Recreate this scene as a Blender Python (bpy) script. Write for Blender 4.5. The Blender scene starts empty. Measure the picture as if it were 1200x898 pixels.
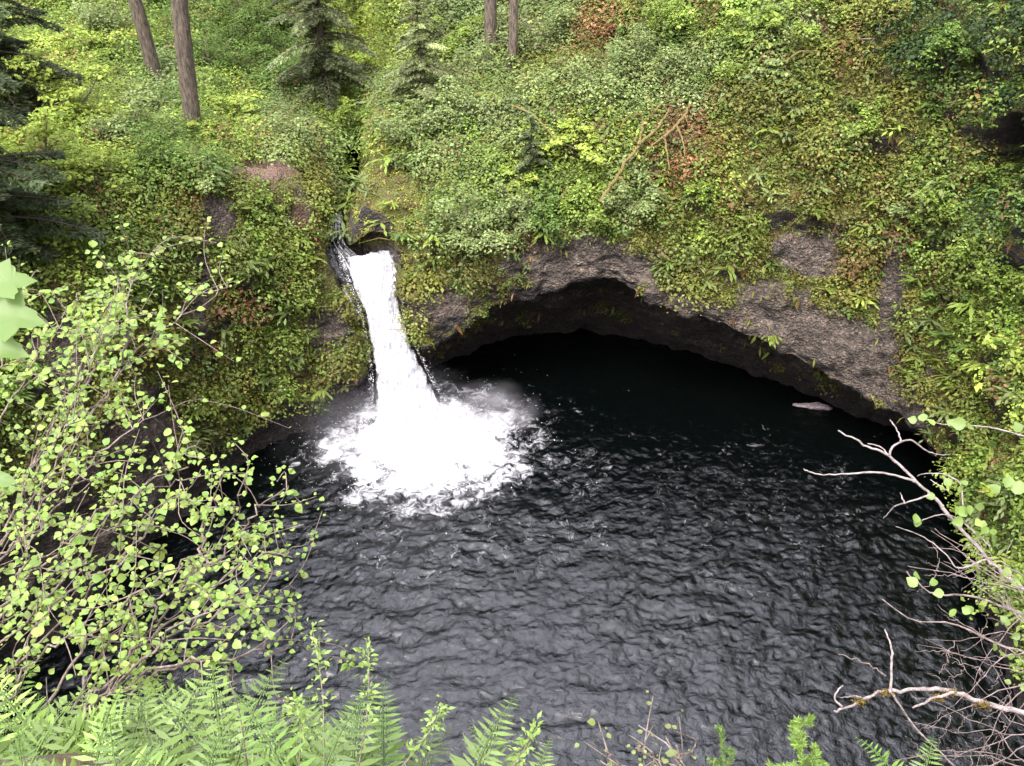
import bpy, math, random
import numpy as np
from mathutils import Vector
from mathutils.bvhtree import BVHTree
rng = np.random.default_rng(7)
random.seed(7)
scene = bpy.context.scene
COL = scene.collection
# ------------------------------------------------------------------ camera, sky, sun, exposure
H, PITCH, F = 24.0, math.radians(35), 1100.0
cam_d = bpy.data.cameras.new('camera'); cam = bpy.data.objects.new('camera', cam_d); COL.objects.link(cam)
cam.location = (0, 0, H); cam.rotation_euler = (math.pi/2 - PITCH, 0, 0)
cam_d.sensor_width = 36; cam_d.lens = 36*F/1200; cam_d.clip_start = .05; cam_d.clip_end = 800
scene.camera = cam
SUN_EL, SUN_AZ = 60, 207          # azimuth: direction the light comes from, clockwise from +Y
w = bpy.data.worlds.new('World'); scene.world = w; w.use_nodes = True
wn = w.node_tree; bg = wn.nodes['Background']
sky = wn.nodes.new('ShaderNodeTexSky'); sky.sky_type = 'NISHITA'; sky.sun_disc = False
sky.sun_elevation = math.radians(SUN_EL); sky.sun_rotation = math.radians(SUN_AZ)
sky.dust_density = 3.0
hs = wn.nodes.new('ShaderNodeHueSaturation'); hs.inputs['Saturation'].default_value = .16
tint = wn.nodes.new('ShaderNodeMix'); tint.data_type = 'RGBA'; tint.blend_type = 'MULTIPLY'; tint.inputs[0].default_value = 1
tint.inputs[7].default_value = (1.0, .96, 1.05, 1)
wn.links.new(sky.outputs[0], hs.inputs['Color']); wn.links.new(hs.outputs[0], tint.inputs[6])
# brighter patch added to the overcast ahead, to put a sheen on the pool
tcw = wn.nodes.new('ShaderNodeTexCoord'); dw = wn.nodes.new('ShaderNodeVectorMath'); dw.operation = 'DOT_PRODUCT'
ca, ce = math.radians(-17), math.radians(54); dw.inputs[1].default_value = (math.sin(ca)*math.cos(ce), math.cos(ca)*math.cos(ce), math.sin(ce))
nw = wn.nodes.new('ShaderNodeTexNoise'); nw.inputs['Scale'].default_value = 3.; nw.inputs['Detail'].default_value = 4.
aw = wn.nodes.new('ShaderNodeMath'); aw.operation = 'MULTIPLY_ADD'; aw.inputs[1].default_value = .12
rw = wn.nodes.new('ShaderNodeMapRange'); rw.interpolation_type = 'SMOOTHSTEP'; rw.inputs[1].default_value = .86; rw.inputs[2].default_value = 1.05; rw.inputs[3].default_value = 1.; rw.inputs[4].default_value = 4.5
sw = wn.nodes.new('ShaderNodeVectorMath'); sw.operation = 'SCALE'
wn.links.new(tcw.outputs['Generated'], dw.inputs[0]); wn.links.new(tcw.outputs['Generated'], nw.inputs['Vector']); wn.links.new(nw.outputs[0], aw.inputs[0]); wn.links.new(dw.outputs['Value'], aw.inputs[2])
wn.links.new(aw.outputs[0], rw.inputs[0]); wn.links.new(tint.outputs[2], sw.inputs[0]); wn.links.new(rw.outputs[0], sw.inputs['Scale'])
wn.links.new(sw.outputs[0], bg.inputs[0]); bg.inputs[1].default_value = .15
sd = bpy.data.lights.new('sun', 'SUN'); sun = bpy.data.objects.new('sun', sd); COL.objects.link(sun)
sd.energy = 1.15; sd.angle = math.radians(22); sd.color = (1, .96, .88)
az, el = math.radians(SUN_AZ), math.radians(SUN_EL)
sdir = Vector((math.sin(az)*math.cos(el), math.cos(az)*math.cos(el), math.sin(el)))
sun.rotation_euler = sdir.to_track_quat('Z', 'Y').to_euler()
vs = scene.view_settings; vs.view_transform = 'Standard'; vs.look = 'None'; vs.gamma = 1; vs.use_curve_mapping = False
vs.exposure = 2.42
scene.cycles.max_bounces = 6; scene.cycles.transparent_max_bounces = 12; scene.cycles.volume_bounces = 1
scene.cycles.use_denoising = True

# ------------------------------------------------------------------ maths helpers
CP, SP = math.cos(PITCH), math.sin(PITCH)
def ray(px, py):
    u, v = (px-600)/F, (449-py)/F
    return np.array([u, CP+v*SP, -SP+v*CP])
def P(px, py, Y=None, z=None, d=None):
    r = ray(px, py)
    t = Y/r[1] if Y is not None else ((z-H)/r[2] if z is not None else d)
    return np.array([0, 0, H]) + r*t
def proj(p):
    p = np.asarray(p, float); x, y, z = p[..., 0], p[..., 1], p[..., 2]-H
    d = y*CP - z*SP; up = y*SP + z*CP
    d = np.where(d < .05, .05, d)
    return 600+F*x/d, 449-F*up/d, d
def _h(ix, iy, iz, s):
    h = (ix*374761393 + iy*668265263 + iz*2147483647 + s*974634777) & 0xffffffff
    h = ((h ^ (h >> 13))*1274126177) & 0xffffffff
    return (h ^ (h >> 16))
def pn(p, s=0):
    """gradient noise, about -1..1"""
    p = np.asarray(p, float); i = np.floor(p).astype(np.int64); f = p-i
    u = f*f*f*(f*(f*6-15)+10); out = 0
    for dx in (0, 1):
        for dy in (0, 1):
            for dz in (0, 1):
                h = _h(i[..., 0]+dx, i[..., 1]+dy, i[..., 2]+dz, s)
                g = ((h & 1023)/511.5-1)*(f[..., 0]-dx) + (((h >> 10) & 1023)/511.5-1)*(f[..., 1]-dy) + (((h >> 20) & 1023)/511.5-1)*(f[..., 2]-dz)
                w_ = (u[..., 0] if dx else 1-u[..., 0])*(u[..., 1] if dy else 1-u[..., 1])*(u[..., 2] if dz else 1-u[..., 2])
                out = out + g*w_
    return out*1.3
def fbm(p, o=4, s=0):
    a, t = 1., 0
    for k in range(o):
        t = t + a*pn(np.asarray(p)*2**k + k*17.3, s+k); a *= .5
    return t
def norm(v): return v/np.maximum(np.linalg.norm(v, axis=-1, keepdims=True), 1e-9)
def cr(a, n, axis):
    a = np.moveaxis(np.asarray(a, float), axis, 0); m = len(a)
    t = np.linspace(0, m-1, n); i = np.minimum(t.astype(int), m-2); f = (t-i)[:, None, None]
    g = lambda k: a[np.clip(i+k, 0, m-1)]
    p0, p1, p2, p3 = g(-1), g(0), g(1), g(2)
    r = .5*(2*p1+(p2-p0)*f+(2*p0-5*p1+4*p2-p3)*f*f+(3*p1-p0-3*p2+p3)*f**3)
    return np.moveaxis(r, 0, axis)
def crv(pts, n):
    return cr(np.asarray(pts, float)[:, None, :], n, 0)[:, 0]

# ------------------------------------------------------------------ mesh building
class MB:
    def __init__(s): s.v = []; s.f = []; s.c = []; s.n = 0
    def add(s, v, f, c):
        v = np.asarray(v, np.float32); f = np.asarray(f, np.int32)
        c = np.broadcast_to(np.asarray(c, np.float32), (len(v), 3))
        s.v.append(v); s.f.append(f+s.n); s.c.append(c); s.n += len(v)
    def tube(s, pts, r0, r1=None, sides=6, c=(.1, .1, .1), wob=0):
        pts = np.asarray(pts, float); n = len(pts)
        rad = np.linspace(r0, r0 if r1 is None else r1, n) if np.isscalar(r0) else np.asarray(r0)
        t = norm(np.gradient(pts, axis=0)); ref = np.array([.3, .2, .93]); ref = ref if abs(t[0] @ ref) < .9 else np.array([1., 0, 0])
        a = norm(np.cross(t, ref)); b = np.cross(t, a)
        th = np.arange(sides)*2*math.pi/sides
        ring = a[:, None]*np.cos(th)[None, :, None] + b[:, None]*np.sin(th)[None, :, None]
        rr = rad[:, None, None]*np.ones((n, sides, 1))
        if wob: rr = rr*(1+wob*rng.standard_normal((n, sides, 1)))
        v = (pts[:, None]+ring*rr).reshape(-1, 3)
        i = np.arange(n-1)[:, None]*sides; j = np.arange(sides)[None]; k = (j+1) % sides
        f = np.stack([i+j, i+k, i+sides+k, i+sides+j], -1).reshape(-1, 4)
        s.add(v, f, c)
    def build(s, name, mat, parent=None, smooth=False):
        me = bpy.data.meshes.new(name)
        if s.n:
            v = np.concatenate(s.v); c = np.concatenate(s.c)
            tri = [x for x in s.f if x.shape[1] == 3]; qd = [x for x in s.f if x.shape[1] == 4]
            loops, sizes = [], []
            for grp in (tri, qd):
                if grp:
                    g = np.concatenate(grp); loops.append(g.ravel()); sizes.append(np.full(len(g), g.shape[1], np.int32))
            loops = np.concatenate(loops).astype(np.int32); sizes = np.concatenate(sizes)
            me.vertices.add(len(v)); me.vertices.foreach_set('co', v.ravel())
            me.loops.add(len(loops)); me.loops.foreach_set('vertex_index', loops)
            me.polygons.add(len(sizes)); st = np.concatenate([[0], np.cumsum(sizes)[:-1]]).astype(np.int32)
            me.polygons.foreach_set('loop_start', st); me.polygons.foreach_set('loop_total', sizes)
            if smooth: me.polygons.foreach_set('use_smooth', np.ones(len(sizes), bool))
            me.update(calc_edges=True)
            ca = me.color_attributes.new('Col', 'FLOAT_COLOR', 'POINT')
            ca.data.foreach_set('color', np.concatenate([c, np.ones((len(c), 1), np.float32)], 1).astype(np.float32).ravel())
        o = bpy.data.objects.new(name, me); COL.objects.link(o); me.materials.append(mat)
        if parent is not None:
            o.parent = parent
            if s.n: me.transform(__import__('mathutils').Matrix.Translation(-parent.location))
        return o
def empty(name, loc, label, cat, group=None):
    o = bpy.data.objects.new(name, None); COL.objects.link(o); o.location = Vector([float(x) for x in loc]); o.empty_display_size = .2
    o['label'] = label; o['category'] = cat
    if group: o['group'] = group
    return o
def tag(o, label=None, cat=None, group=None, kind=None):
    if label: o['label'] = label
    if cat: o['category'] = cat
    if group: o['group'] = group
    if kind: o['kind'] = kind
    return o
def grid_mesh(name, G, mat, col=None, attrs=None, smooth=True):
    r, c = G.shape[:2]; i = np.arange(r-1)[:, None]*c; j = np.arange(c-1)[None]
    f = np.stack([i+j, i+j+1, i+c+j+1, i+c+j], -1).reshape(-1, 4)
    m = MB(); m.add(G.reshape(-1, 3), f, (.5, .5, .5) if col is None else col.reshape(-1, 3)); o = m.build(name, mat, smooth=smooth)
    for k, a in (attrs or {}).items():
        at = o.data.attributes.new(k, 'FLOAT', 'POINT'); at.data.foreach_set('value', a.astype(np.float32).ravel())
    return o

# leaves: kites of one quad
def leaves(m, c, n, s, col, asp=.62, fold=.12, tdir=None):
    N = len(c)
    if N == 0: return
    n = norm(n); r = rng.standard_normal((N, 3)) if tdir is None else tdir
    t = norm(r-(r*n).sum(1, keepdims=True)*n); b = np.cross(n, t); s = np.asarray(s).reshape(-1, 1)*np.ones((N, 1))
    v = np.stack([c-t*s*.5, c+b*s*asp*.5+n*s*fold, c+t*s*.5, c-b*s*asp*.5+n*s*fold], 1)
    f = np.arange(4*N).reshape(N, 4)
    m.add(v.reshape(-1, 3), f, np.repeat(col, 4, 0))
OUT = np.array([(0, 0), (.16, .3), (.38, .46), (.62, .42), (.82, .22), (1, 0), (.82, -.22), (.62, -.42), (.38, -.46), (.16, -.3)])
def round_leaves(m, c, n, s, col, tdir=None, droop=.18, outline=OUT, width=1.):
    N = len(c); n = norm(n); r = rng.standard_normal((N, 3)) if tdir is None else tdir
    t = norm(r-(r*n).sum(1, keepdims=True)*n); b = np.cross(n, t); s = np.asarray(s).reshape(-1, 1)*np.ones((N, 1))
    K = len(outline); vs_ = []
    for x, y in outline:
        jx = rng.normal(0, .02, (N, 1)); vs_.append(c+t*s*(x+jx)+b*s*y*width+n*s*(-droop*x*x+.28*abs(y)))
    vs_.append(c+t*s*.5+n*s*(-droop*.3))
    v = np.stack(vs_, 1); a = np.arange(K); f = np.stack([a, (a+1) % K, np.full(K, K)], 1)
    f = (f[None]+np.arange(N)[:, None, None]*(K+1)).reshape(-1, 3)
    m.add(v.reshape(-1, 3), f, np.repeat(col, K+1, 0))

# ------------------------------------------------------------------ materials
def mat_new(name):
    m = bpy.data.materials.new(name); m.use_nodes = True; nt = m.node_tree; nt.nodes.clear()
    return m, nt, nt.nodes.new('ShaderNodeOutputMaterial')
def nd(nt, t, **kw):
    n = nt.nodes.new(t)
    for k, v in kw.items():
        if k in n.inputs: n.inputs[k].default_value = v
        else: setattr(n, k, v)
    return n
def leaf_mat(name, trans=.35, rough=.5, gl=.015):
    m, nt, out = mat_new(name); L = nt.links.new
    a = nd(nt, 'ShaderNodeAttribute', attribute_name='Col')
    d = nd(nt, 'ShaderNodeBsdfDiffuse'); t = nd(nt, 'ShaderNodeBsdfTranslucent'); g = nd(nt, 'ShaderNodeBsdfGlossy'); g.inputs['Roughness'].default_value = rough
    hs = nd(nt, 'ShaderNodeHueSaturation', Value=1.5); hs.inputs['Hue'].default_value = .485
    m1 = nd(nt, 'ShaderNodeMixShader'); m1.inputs[0].default_value = trans; m2 = nd(nt, 'ShaderNodeMixShader'); m2.inputs[0].default_value = gl
    L(a.outputs['Color'], d.inputs[0]); L(a.outputs['Color'], hs.inputs['Color']); L(hs.outputs[0], t.inputs[0])
    L(d.outputs[0], m1.inputs[1]); L(t.outputs[0], m1.inputs[2]); L(m1.outputs[0], m2.inputs[1]); L(g.outputs[0], m2.inputs[2]); L(m2.outputs[0], out.inputs[0])
    return m
M_LEAF = leaf_mat('leaf'); M_NEAR = leaf_mat('near_leaf', .42, .5, .025); M_MOSSLEAF = leaf_mat('moss_leaf', .2, .7, .01)
def bark_mat(name, c1, c2, scale=14, zs=.25, bump=.6):
    m, nt, out = mat_new(name); L = nt.links.new
    tc = nd(nt, 'ShaderNodeTexCoord'); mp = nd(nt, 'ShaderNodeMapping'); mp.inputs['Scale'].default_value = (1, 1, zs)
    n = nd(nt, 'ShaderNodeTexNoise', Scale=scale, Detail=6.); n.inputs['Roughness'].default_value = .65
    cr_ = nd(nt, 'ShaderNodeValToRGB'); cr_.color_ramp.elements[0].position = .35; cr_.color_ramp.elements[1].position = .65
    cr_.color_ramp.elements[0].color = (*c1, 1); cr_.color_ramp.elements[1].color = (*c2, 1)
    b = nd(nt, 'ShaderNodeBump', Strength=bump, Distance=.05); p = nd(nt, 'ShaderNodeBsdfPrincipled', Roughness=.85)
    L(tc.outputs['Object'], mp.inputs[0]); L(mp.outputs[0], n.inputs['Vector']); L(n.outputs[0], cr_.inputs[0]); L(cr_.outputs[0], p.inputs['Base Color'])
    L(n.outputs[0], b.inputs['Height']); L(b.outputs[0], p.inputs['Normal']); L(p.outputs[0], out.inputs[0])
    return m
M_FIR = bark_mat('fir_bark', (.025, .02, .012), (.15, .115, .085), 15, .22, 1.)
M_TWIG = bark_mat('twig_bark', (.07, .05, .035), (.24, .19, .15), 60)
M_PALE = bark_mat('pale_bark', (.11, .085, .075), (.31, .265, .245), 45, 1)
M_MOSSBARK = bark_mat('mossy_bark', (.05, .042, .01), (.16, .12, .03), 25, 1)
M_DARKBARK = bark_mat('dark_bark', (.03, .022, .015), (.1, .07, .05), 20)

def rock_mat():
    m, nt, out = mat_new('cliff_rock_and_moss'); L = nt.links.new
    tc = nd(nt, 'ShaderNodeTexCoord')
    n1 = nd(nt, 'ShaderNodeTexNoise', Scale=1.1, Detail=8.); n1.inputs['Roughness'].default_value = .7
    vo = nd(nt, 'ShaderNodeTexVoronoi', Scale=6.); vo2 = nd(nt, 'ShaderNodeTexVoronoi', Scale=11.)
    n2 = nd(nt, 'ShaderNodeTexNoise', Scale=9., Detail=7.); n2.inputs['Roughness'].default_value = .75
    n3 = nd(nt, 'ShaderNodeTexNoise', Scale=2.6, Detail=9.); n3.inputs['Roughness'].default_value = .75
    for n in (n1, vo, vo2, n2, n3): L(tc.outputs['Object'], n.inputs['Vector'])
    r = nd(nt, 'ShaderNodeValToRGB'); e = r.color_ramp.elements
    e[0].position = .36; e[0].color = (.07, .052, .042, 1); e[1].position = .66; e[1].color = (.21, .165, .125, 1)
    x = e.new(.5); x.color = (.115, .09, .068, 1)
    L(n2.outputs[0], r.inputs[0])
    mul = nd(nt, 'ShaderNodeMix', data_type='RGBA', blend_type='MULTIPLY'); mul.inputs[0].default_value = .6
    sp = nd(nt, 'ShaderNodeSeparateColor'); L(vo2.outputs['Color'], sp.inputs[0]); pr = nd(nt, 'ShaderNodeMapRange'); pr.inputs[3].default_value = .65; pr.inputs[4].default_value = 1.4; L(sp.outputs[0], pr.inputs[0])
    pm_ = nd(nt, 'ShaderNodeVectorMath', operation='SCALE'); L(r.outputs[0], pm_.inputs[0]); L(pr.outputs[0], pm_.inputs['Scale']); L(pm_.outputs[0], mul.inputs[6])
    bm = nd(nt, 'ShaderNodeMapping'); bm.inputs['Scale'].default_value = (.5, .5, 3.2); bm.inputs['Rotation'].default_value = (.12, .2, 0); bn = nd(nt, 'ShaderNodeTexNoise', Scale=1.4, Detail=5.)
    L(tc.outputs['Object'], bm.inputs[0]); L(bm.outputs[0], bn.inputs['Vector']); ba = nd(nt, 'ShaderNodeMath', operation='ADD'); L(bn.outputs[0], ba.inputs[0]); L(n1.outputs[0], ba.inputs[1])
    br = nd(nt, 'ShaderNodeMapRange'); br.inputs[1].default_value = .8; br.inputs[2].default_value = 1.2; br.inputs[3].default_value = .38; br.inputs[4].default_value = 1.35; L(ba.outputs[0], br.inputs[0])
    bs = nd(nt, 'ShaderNodeVectorMath', operation='SCALE'); L(pm_.outputs[0], bs.inputs[0]); L(br.outputs[0], bs.inputs['Scale']); L(bs.outputs[0], mul.inputs[6])
    vr = nd(nt, 'ShaderNodeValToRGB'); vr.color_ramp.elements[0].color = (1.25, 1.2, 1.2, 1); vr.color_ramp.elements[1].color = (.25, .25, .25, 1); vr.color_ramp.elements[1].position = .8
    L(vo.outputs['Distance'], vr.inputs[0]); L(vr.outputs[0], mul.inputs[7])
    # moss
    mr = nd(nt, 'ShaderNodeValToRGB'); e = mr.color_ramp.elements
    e[0].position = .35; e[0].color = (.03, .032, .008, 1); e[1].position = .7; e[1].color = (.17, .17, .025, 1); x = e.new(.5); x.color = (.075, .085, .014, 1); x = e.new(.42); x.color = (.09, .045, .015, 1)
    L(n3.outputs[0], mr.inputs[0])
    at = nd(nt, 'ShaderNodeAttribute', attribute_name='moss')
    ad = nd(nt, 'ShaderNodeMath', operation='ADD'); L(at.outputs['Fac'], ad.inputs[0]); L(n2.outputs[0], ad.inputs[1])
    ss = nd(nt, 'ShaderNodeMapRange', interpolation_type='SMOOTHSTEP'); ss.inputs[1].default_value = .92; ss.inputs[2].default_value = 1.12; L(ad.outputs[0], ss.inputs[0])
    mx = nd(nt, 'ShaderNodeMix', data_type='RGBA'); L(ss.outputs[0], mx.inputs[0]); L(mul.outputs[2], mx.inputs[6]); L(mr.outputs[0], mx.inputs[7])
    # wet, dark stone near the water, and down-facing rock darkened too
    wt = nd(nt, 'ShaderNodeAttribute', attribute_name='wet_under')
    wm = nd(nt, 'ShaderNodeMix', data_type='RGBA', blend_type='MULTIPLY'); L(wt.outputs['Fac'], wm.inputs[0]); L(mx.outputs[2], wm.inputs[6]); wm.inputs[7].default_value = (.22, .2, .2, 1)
    # bare earth of the path
    pa = nd(nt, 'ShaderNodeAttribute', attribute_name='earth')
    pm = nd(nt, 'ShaderNodeMix', data_type='RGBA'); L(pa.outputs['Fac'], pm.inputs[0]); L(wm.outputs[2], pm.inputs[6]); pm.inputs[7].default_value = (.15, .085, .06, 1)
    h = nd(nt, 'ShaderNodeMath', operation='ADD'); L(n2.outputs[0], h.inputs[0]); L(vo2.outputs['Distance'], h.inputs[1])
    b = nd(nt, 'ShaderNodeBump', Strength=1., Distance=.14); L(h.outputs[0], b.inputs['Height'])
    p = nd(nt, 'ShaderNodeBsdfPrincipled', Roughness=.85); L(pm.outputs[2], p.inputs['Base Color']); L(b.outputs[0], p.inputs['Normal']); L(p.outputs[0], out.inputs[0])
    return m
M_ROCK = rock_mat()

def water_mat():
    m, nt, out = mat_new('pool_water'); L = nt.links.new
    tc = nd(nt, 'ShaderNodeTexCoord')
    n1 = nd(nt, 'ShaderNodeTexNoise', Scale=3.2, Detail=6.); n1.inputs['Roughness'].default_value = .62; n1.inputs['Distortion'].default_value = .6
    L(tc.outputs['Object'], n1.inputs['Vector'])
    b = nd(nt, 'ShaderNodeBump', Strength=.55, Distance=.12); L(n1.outputs[0], b.inputs['Height'])
    wsh = nd(nt, 'ShaderNodeBsdfPrincipled', Roughness=.09, IOR=1.333); wsh.inputs['Specular IOR Level'].default_value = .85; wsh.inputs['Base Color'].default_value = (.0007, .0013, .0012, 1); L(b.outputs[0], wsh.inputs['Normal'])
    fsh = nd(nt, 'ShaderNodeBsdfDiffuse'); fsh.inputs[0].default_value = (.86, .86, .89, 1)
    n2 = nd(nt, 'ShaderNodeTexNoise', Scale=2.3, Detail=9.); n2.inputs['Roughness'].default_value = .72; n2.inputs['Distortion'].default_value = 1.1
    L(tc.outputs['Object'], n2.inputs['Vector'])
    at = nd(nt, 'ShaderNodeAttribute', attribute_name='foam')
    ad = nd(nt, 'ShaderNodeMath', operation='ADD'); L(at.outputs['Fac'], ad.inputs[0]); L(n2.outputs[0], ad.inputs[1])
    mr = nd(nt, 'ShaderNodeMapRange', interpolation_type='SMOOTHSTEP'); mr.inputs[1].default_value = .9; mr.inputs[2].default_value = 1.45; L(ad.outputs[0], mr.inputs[0])
    mx = nd(nt, 'ShaderNodeMixShader'); L(mr.outputs[0], mx.inputs[0]); L(wsh.outputs[0], mx.inputs[1]); L(fsh.outputs[0], mx.inputs[2]); L(mx.outputs[0], out.inputs[0])
    return m
M_WATER = water_mat()
def falls_mat():
    m, nt, out = mat_new('falling_water'); L = nt.links.new
    tc = nd(nt, 'ShaderNodeTexCoord'); mp = nd(nt, 'ShaderNodeMapping'); mp.inputs['Scale'].default_value = (5, 5, 1.1)
    n = nd(nt, 'ShaderNodeTexNoise', Scale=1.6, Detail=8.); n.inputs['Roughness'].default_value = .7
    L(tc.outputs['Object'], mp.inputs[0]); L(mp.outputs[0], n.inputs['Vector'])
    b = nd(nt, 'ShaderNodeBump', Strength=.5, Distance=.1); L(n.outputs[0], b.inputs['Height'])
    d = nd(nt, 'ShaderNodeBsdfDiffuse'); d.inputs[0].default_value = (.82, .82, .85, 1); b.inputs['Strength'].default_value = .6; L(b.outputs[0], d.inputs['Normal'])
    t = nd(nt, 'ShaderNodeBsdfTranslucent'); t.inputs[0].default_value = (.75, .75, .78, 1)
    m1 = nd(nt, 'ShaderNodeMixShader'); m1.inputs[0].default_value = .55; L(d.outputs[0], m1.inputs[1]); L(t.outputs[0], m1.inputs[2])
    tr = nd(nt, 'ShaderNodeBsdfTransparent')
    at = nd(nt, 'ShaderNodeAttribute', attribute_name='thick'); ad = nd(nt, 'ShaderNodeMath', operation='ADD'); L(at.outputs['Fac'], ad.inputs[0]); L(n.outputs[0], ad.inputs[1])
    mr = nd(nt, 'ShaderNodeMapRange', interpolation_type='SMOOTHSTEP'); mr.inputs[1].default_value = .85; mr.inputs[2].default_value = 1.1; L(ad.outputs[0], mr.inputs[0])
    m2 = nd(nt, 'ShaderNodeMixShader'); L(mr.outputs[0], m2.inputs[0]); L(tr.outputs[0], m2.inputs[1]); L(m1.outputs[0], m2.inputs[2]); L(m2.outputs[0], out.inputs[0])
    return m
M_FALLS = falls_mat()
def flat_mat(name, c, rough=.8):
    m, nt, out = mat_new(name); p = nd(nt, 'ShaderNodeBsdfPrincipled', Roughness=rough); p.inputs['Base Color'].default_value = (*c, 1); nt.links.new(p.outputs[0], out.inputs[0]); return m

# ------------------------------------------------------------------ pixel-space masks for what grows where
def ell(px, py, cx, cy, rx, ry, a=0):
    a = math.radians(a); dx, dy = px-cx, py-cy
    u = (dx*math.cos(a)+dy*math.sin(a))/rx; v = (-dx*math.sin(a)+dy*math.cos(a))/ry
    return np.sqrt(u*u+v*v)
BARE = [(690, 312, 95, 32, 4), (820, 372, 80, 24, 20), (955, 298, 50, 26, 10), (960, 395, 125, 36, 28), (1043, 370, 15, 88, 2), (1050, 460, 50, 20, 40),
        (60, 410, 42, 60, 0), (160, 520, 45, 75, 8), (60, 650, 90, 110, 0), (175, 600, 40, 45, 0), (515, 358, 36, 24, 0), (255, 258, 22, 30, 0),
        (440, 299, 32, 12, 0), (350, 250, 12, 26, 0), (235, 345, 12, 45, 0), (385, 390, 26, 30, 0), (640, 350, 60, 20, 0)]
CHAN = [(393, 258, 15, 34, 8), (404, 318, 24, 40, -25), (425, 355, 20, 40, -25), (438, 292, 32, 10, 0), (445, 330, 28, 60, 0), (1183, 190, 24, 40, 15), (310, 205, 44, 21, 0)]
def bareness(px, py, p):
    m = np.full(np.shape(px), 9.)
    for e in BARE: m = np.minimum(m, ell(px, py, *e))
    return m + .45*fbm(p*.9, 3, 5)     # <1 bare

# ------------------------------------------------------------------ cliffs and slopes
PC = np.array([1., 23., 0])
def outward(p):
    o = np.array([p[0]-PC[0], p[1]-PC[1], 0]); return o/np.linalg.norm(o)
right_tab = [ # brow, depth of undercut, band, mid, high, top
 ((418,228,40),1.0,(421,222,40.3),(430,190,41.5),(440,130,44),(450,40,50)),
 ((409,262,35.5),.6,(414,245,36),(434,200,37.5),(450,130,41),(465,30,47)),
 ((409,287,33.6),1.2,(415,268,34),(435,215,35.5),(465,130,39.5),(490,20,46)),
 ((438,272,33.3),2.2,(442,258,33.8),(460,210,35.2),(500,125,39.5),(520,15,46)),
 ((467,288,32.9),2.0,(475,265,33.5),(500,200,35.2),(540,120,39.2),(560,10,45.5)),
 ((474,345,32.2),1.5,(490,310,32.5),(530,215,34.5),(580,125,38.5),(610,5,45)),
 ((500,413,31.8),3.,(525,350,32),(565,235,34),(620,130,37.8),(660,0,44)),
 ((560,372,32.3),5.,(575,320,32.5),(610,230,34),(665,130,37.3),(710,0,43)),
 ((622,347,32.8),6.,(630,300,32.9),(660,225,34.2),(710,130,36.8),(755,0,42)),
 ((700,326,32.9),6.5,(705,282,33),(725,215,34),(765,125,36.3),(805,0,41)),
 ((762,350,32.2),6.,(775,300,32.6),(795,215,33.6),(830,125,35.6),(860,0,39.5)),
 ((850,382,31.4),5.,(860,310,32.2),(875,215,33.2),(900,120,34.8),(925,0,38)),
 ((945,425,30.4),4.,(945,320,31.5),(955,215,32.5),(970,120,34),(985,0,36.5)),
 ((1030,467,29.2),3.2,(1035,330,30.7),(1045,215,31.7),(1050,120,33),(1060,0,35)),
 ((1085,505,27.6),2.2,(1100,340,29.3),(1115,215,30.3),(1125,110,31.5),(1140,-10,33.5)),
 ((1130,590,25),1.5,(1165,380,27),(1185,235,28),(1200,110,29.2),(1220,-20,31)),
 ((1165,720,20.5),1.2,(1235,450,23),(1260,270,24.5),(1290,120,26),(1310,-20,28)),
 ((1230,900,15.5),1.,(1330,600,18.5),(1380,330,20),(1430,120,22),(1480,-40,25)),
]
cols = []
for i, (b, dep, band, mid, hi, top) in enumerate(right_tab):
    q = [P(x, y, Y=Y) for x, y, Y in (b, band, mid, hi, top)]
    o = outward(q[0]); brow = q[0]
    if i < 3: o = norm(np.array([.8, .6, 0]))
    wl = brow+o*dep; wl[2] = -1.2
    ceil = brow+o*(.25*dep+.2)+np.array([0, 0, .5 if dep < 2.5 else .15])
    back = (wl+ceil)/2+o*.3
    ot = outward(q[4]); s = .35+.65*i/17
    b1 = q[4]+ot*10+np.array([0, 0, 5+5*s]); b2 = b1+ot*22+np.array([0, 0, 10+8*s]); b3 = b2+ot*30+np.array([0, 0, 4])
    cols.append([wl, back, ceil, *q, b1, b2, b3])
e = np.array([[17, -1.2], [16.8, .5], [16.6, 1.5], [16, 2.5], [17, 8], [18, 12], [20, 17], [22, 22], [30, 27], [50, 35], [70, 38]])
cols.append([np.array([x, 2., z]) for x, z in e]); cols.append([np.array([x-2, -12., z]) for x, z in e])
RC = np.array(cols).transpose(1, 0, 2)
left_rows = dict(
 w=[(-150,950),(60,780),(150,680),(230,600),(300,545),(380,500),(436,470)],
 brow=[(-170,900,15),(20,730,19.5),(140,640,23),(215,545,26.5),(282,488,29),(368,450,31),(424,428,32)],
 r4=[(-200,700,15.5),(-10,560,20.5),(130,500,24),(215,440,27.5),(290,390,29.8),(372,370,31.8),(416,388,32.2)],
 r5=[(-250,500,17),(-20,400,22.5),(130,370,25.5),(225,320,28.7),(300,290,31),(345,290,32.6),(388,325,33)],
 r6=[(-280,350,20),(-20,270,26),(140,240,29),(235,210,31.5),(288,209,33.2),(336,213,33.8),(368,248,34.2)],
 r7=[(-300,200,26),(-20,150,33),(140,150,35),(230,165,36),(290,188,36.5),(345,185,37),(383,215,38)],
 r8=[(-350,0,40),(-40,20,46),(130,30,48),(230,40,50),(300,60,50),(360,60,50),(400,80,49)])
LR = []
LR.append([np.append(P(x, y, z=0)[:2], -1.2) for x, y in left_rows['w']])
for k in ('brow', 'r4', 'r5', 'r6', 'r7', 'r8'): LR.append([P(x, y, Y=Y) for x, y, Y in left_rows[k]])
LR = np.array(LR)
back = LR[0]*.5+LR[1]*.5+np.array([-.4, .3, 0]); back[:, 2] = .7
LR = np.concatenate([LR[:1], back[None], LR[1:]])
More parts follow.
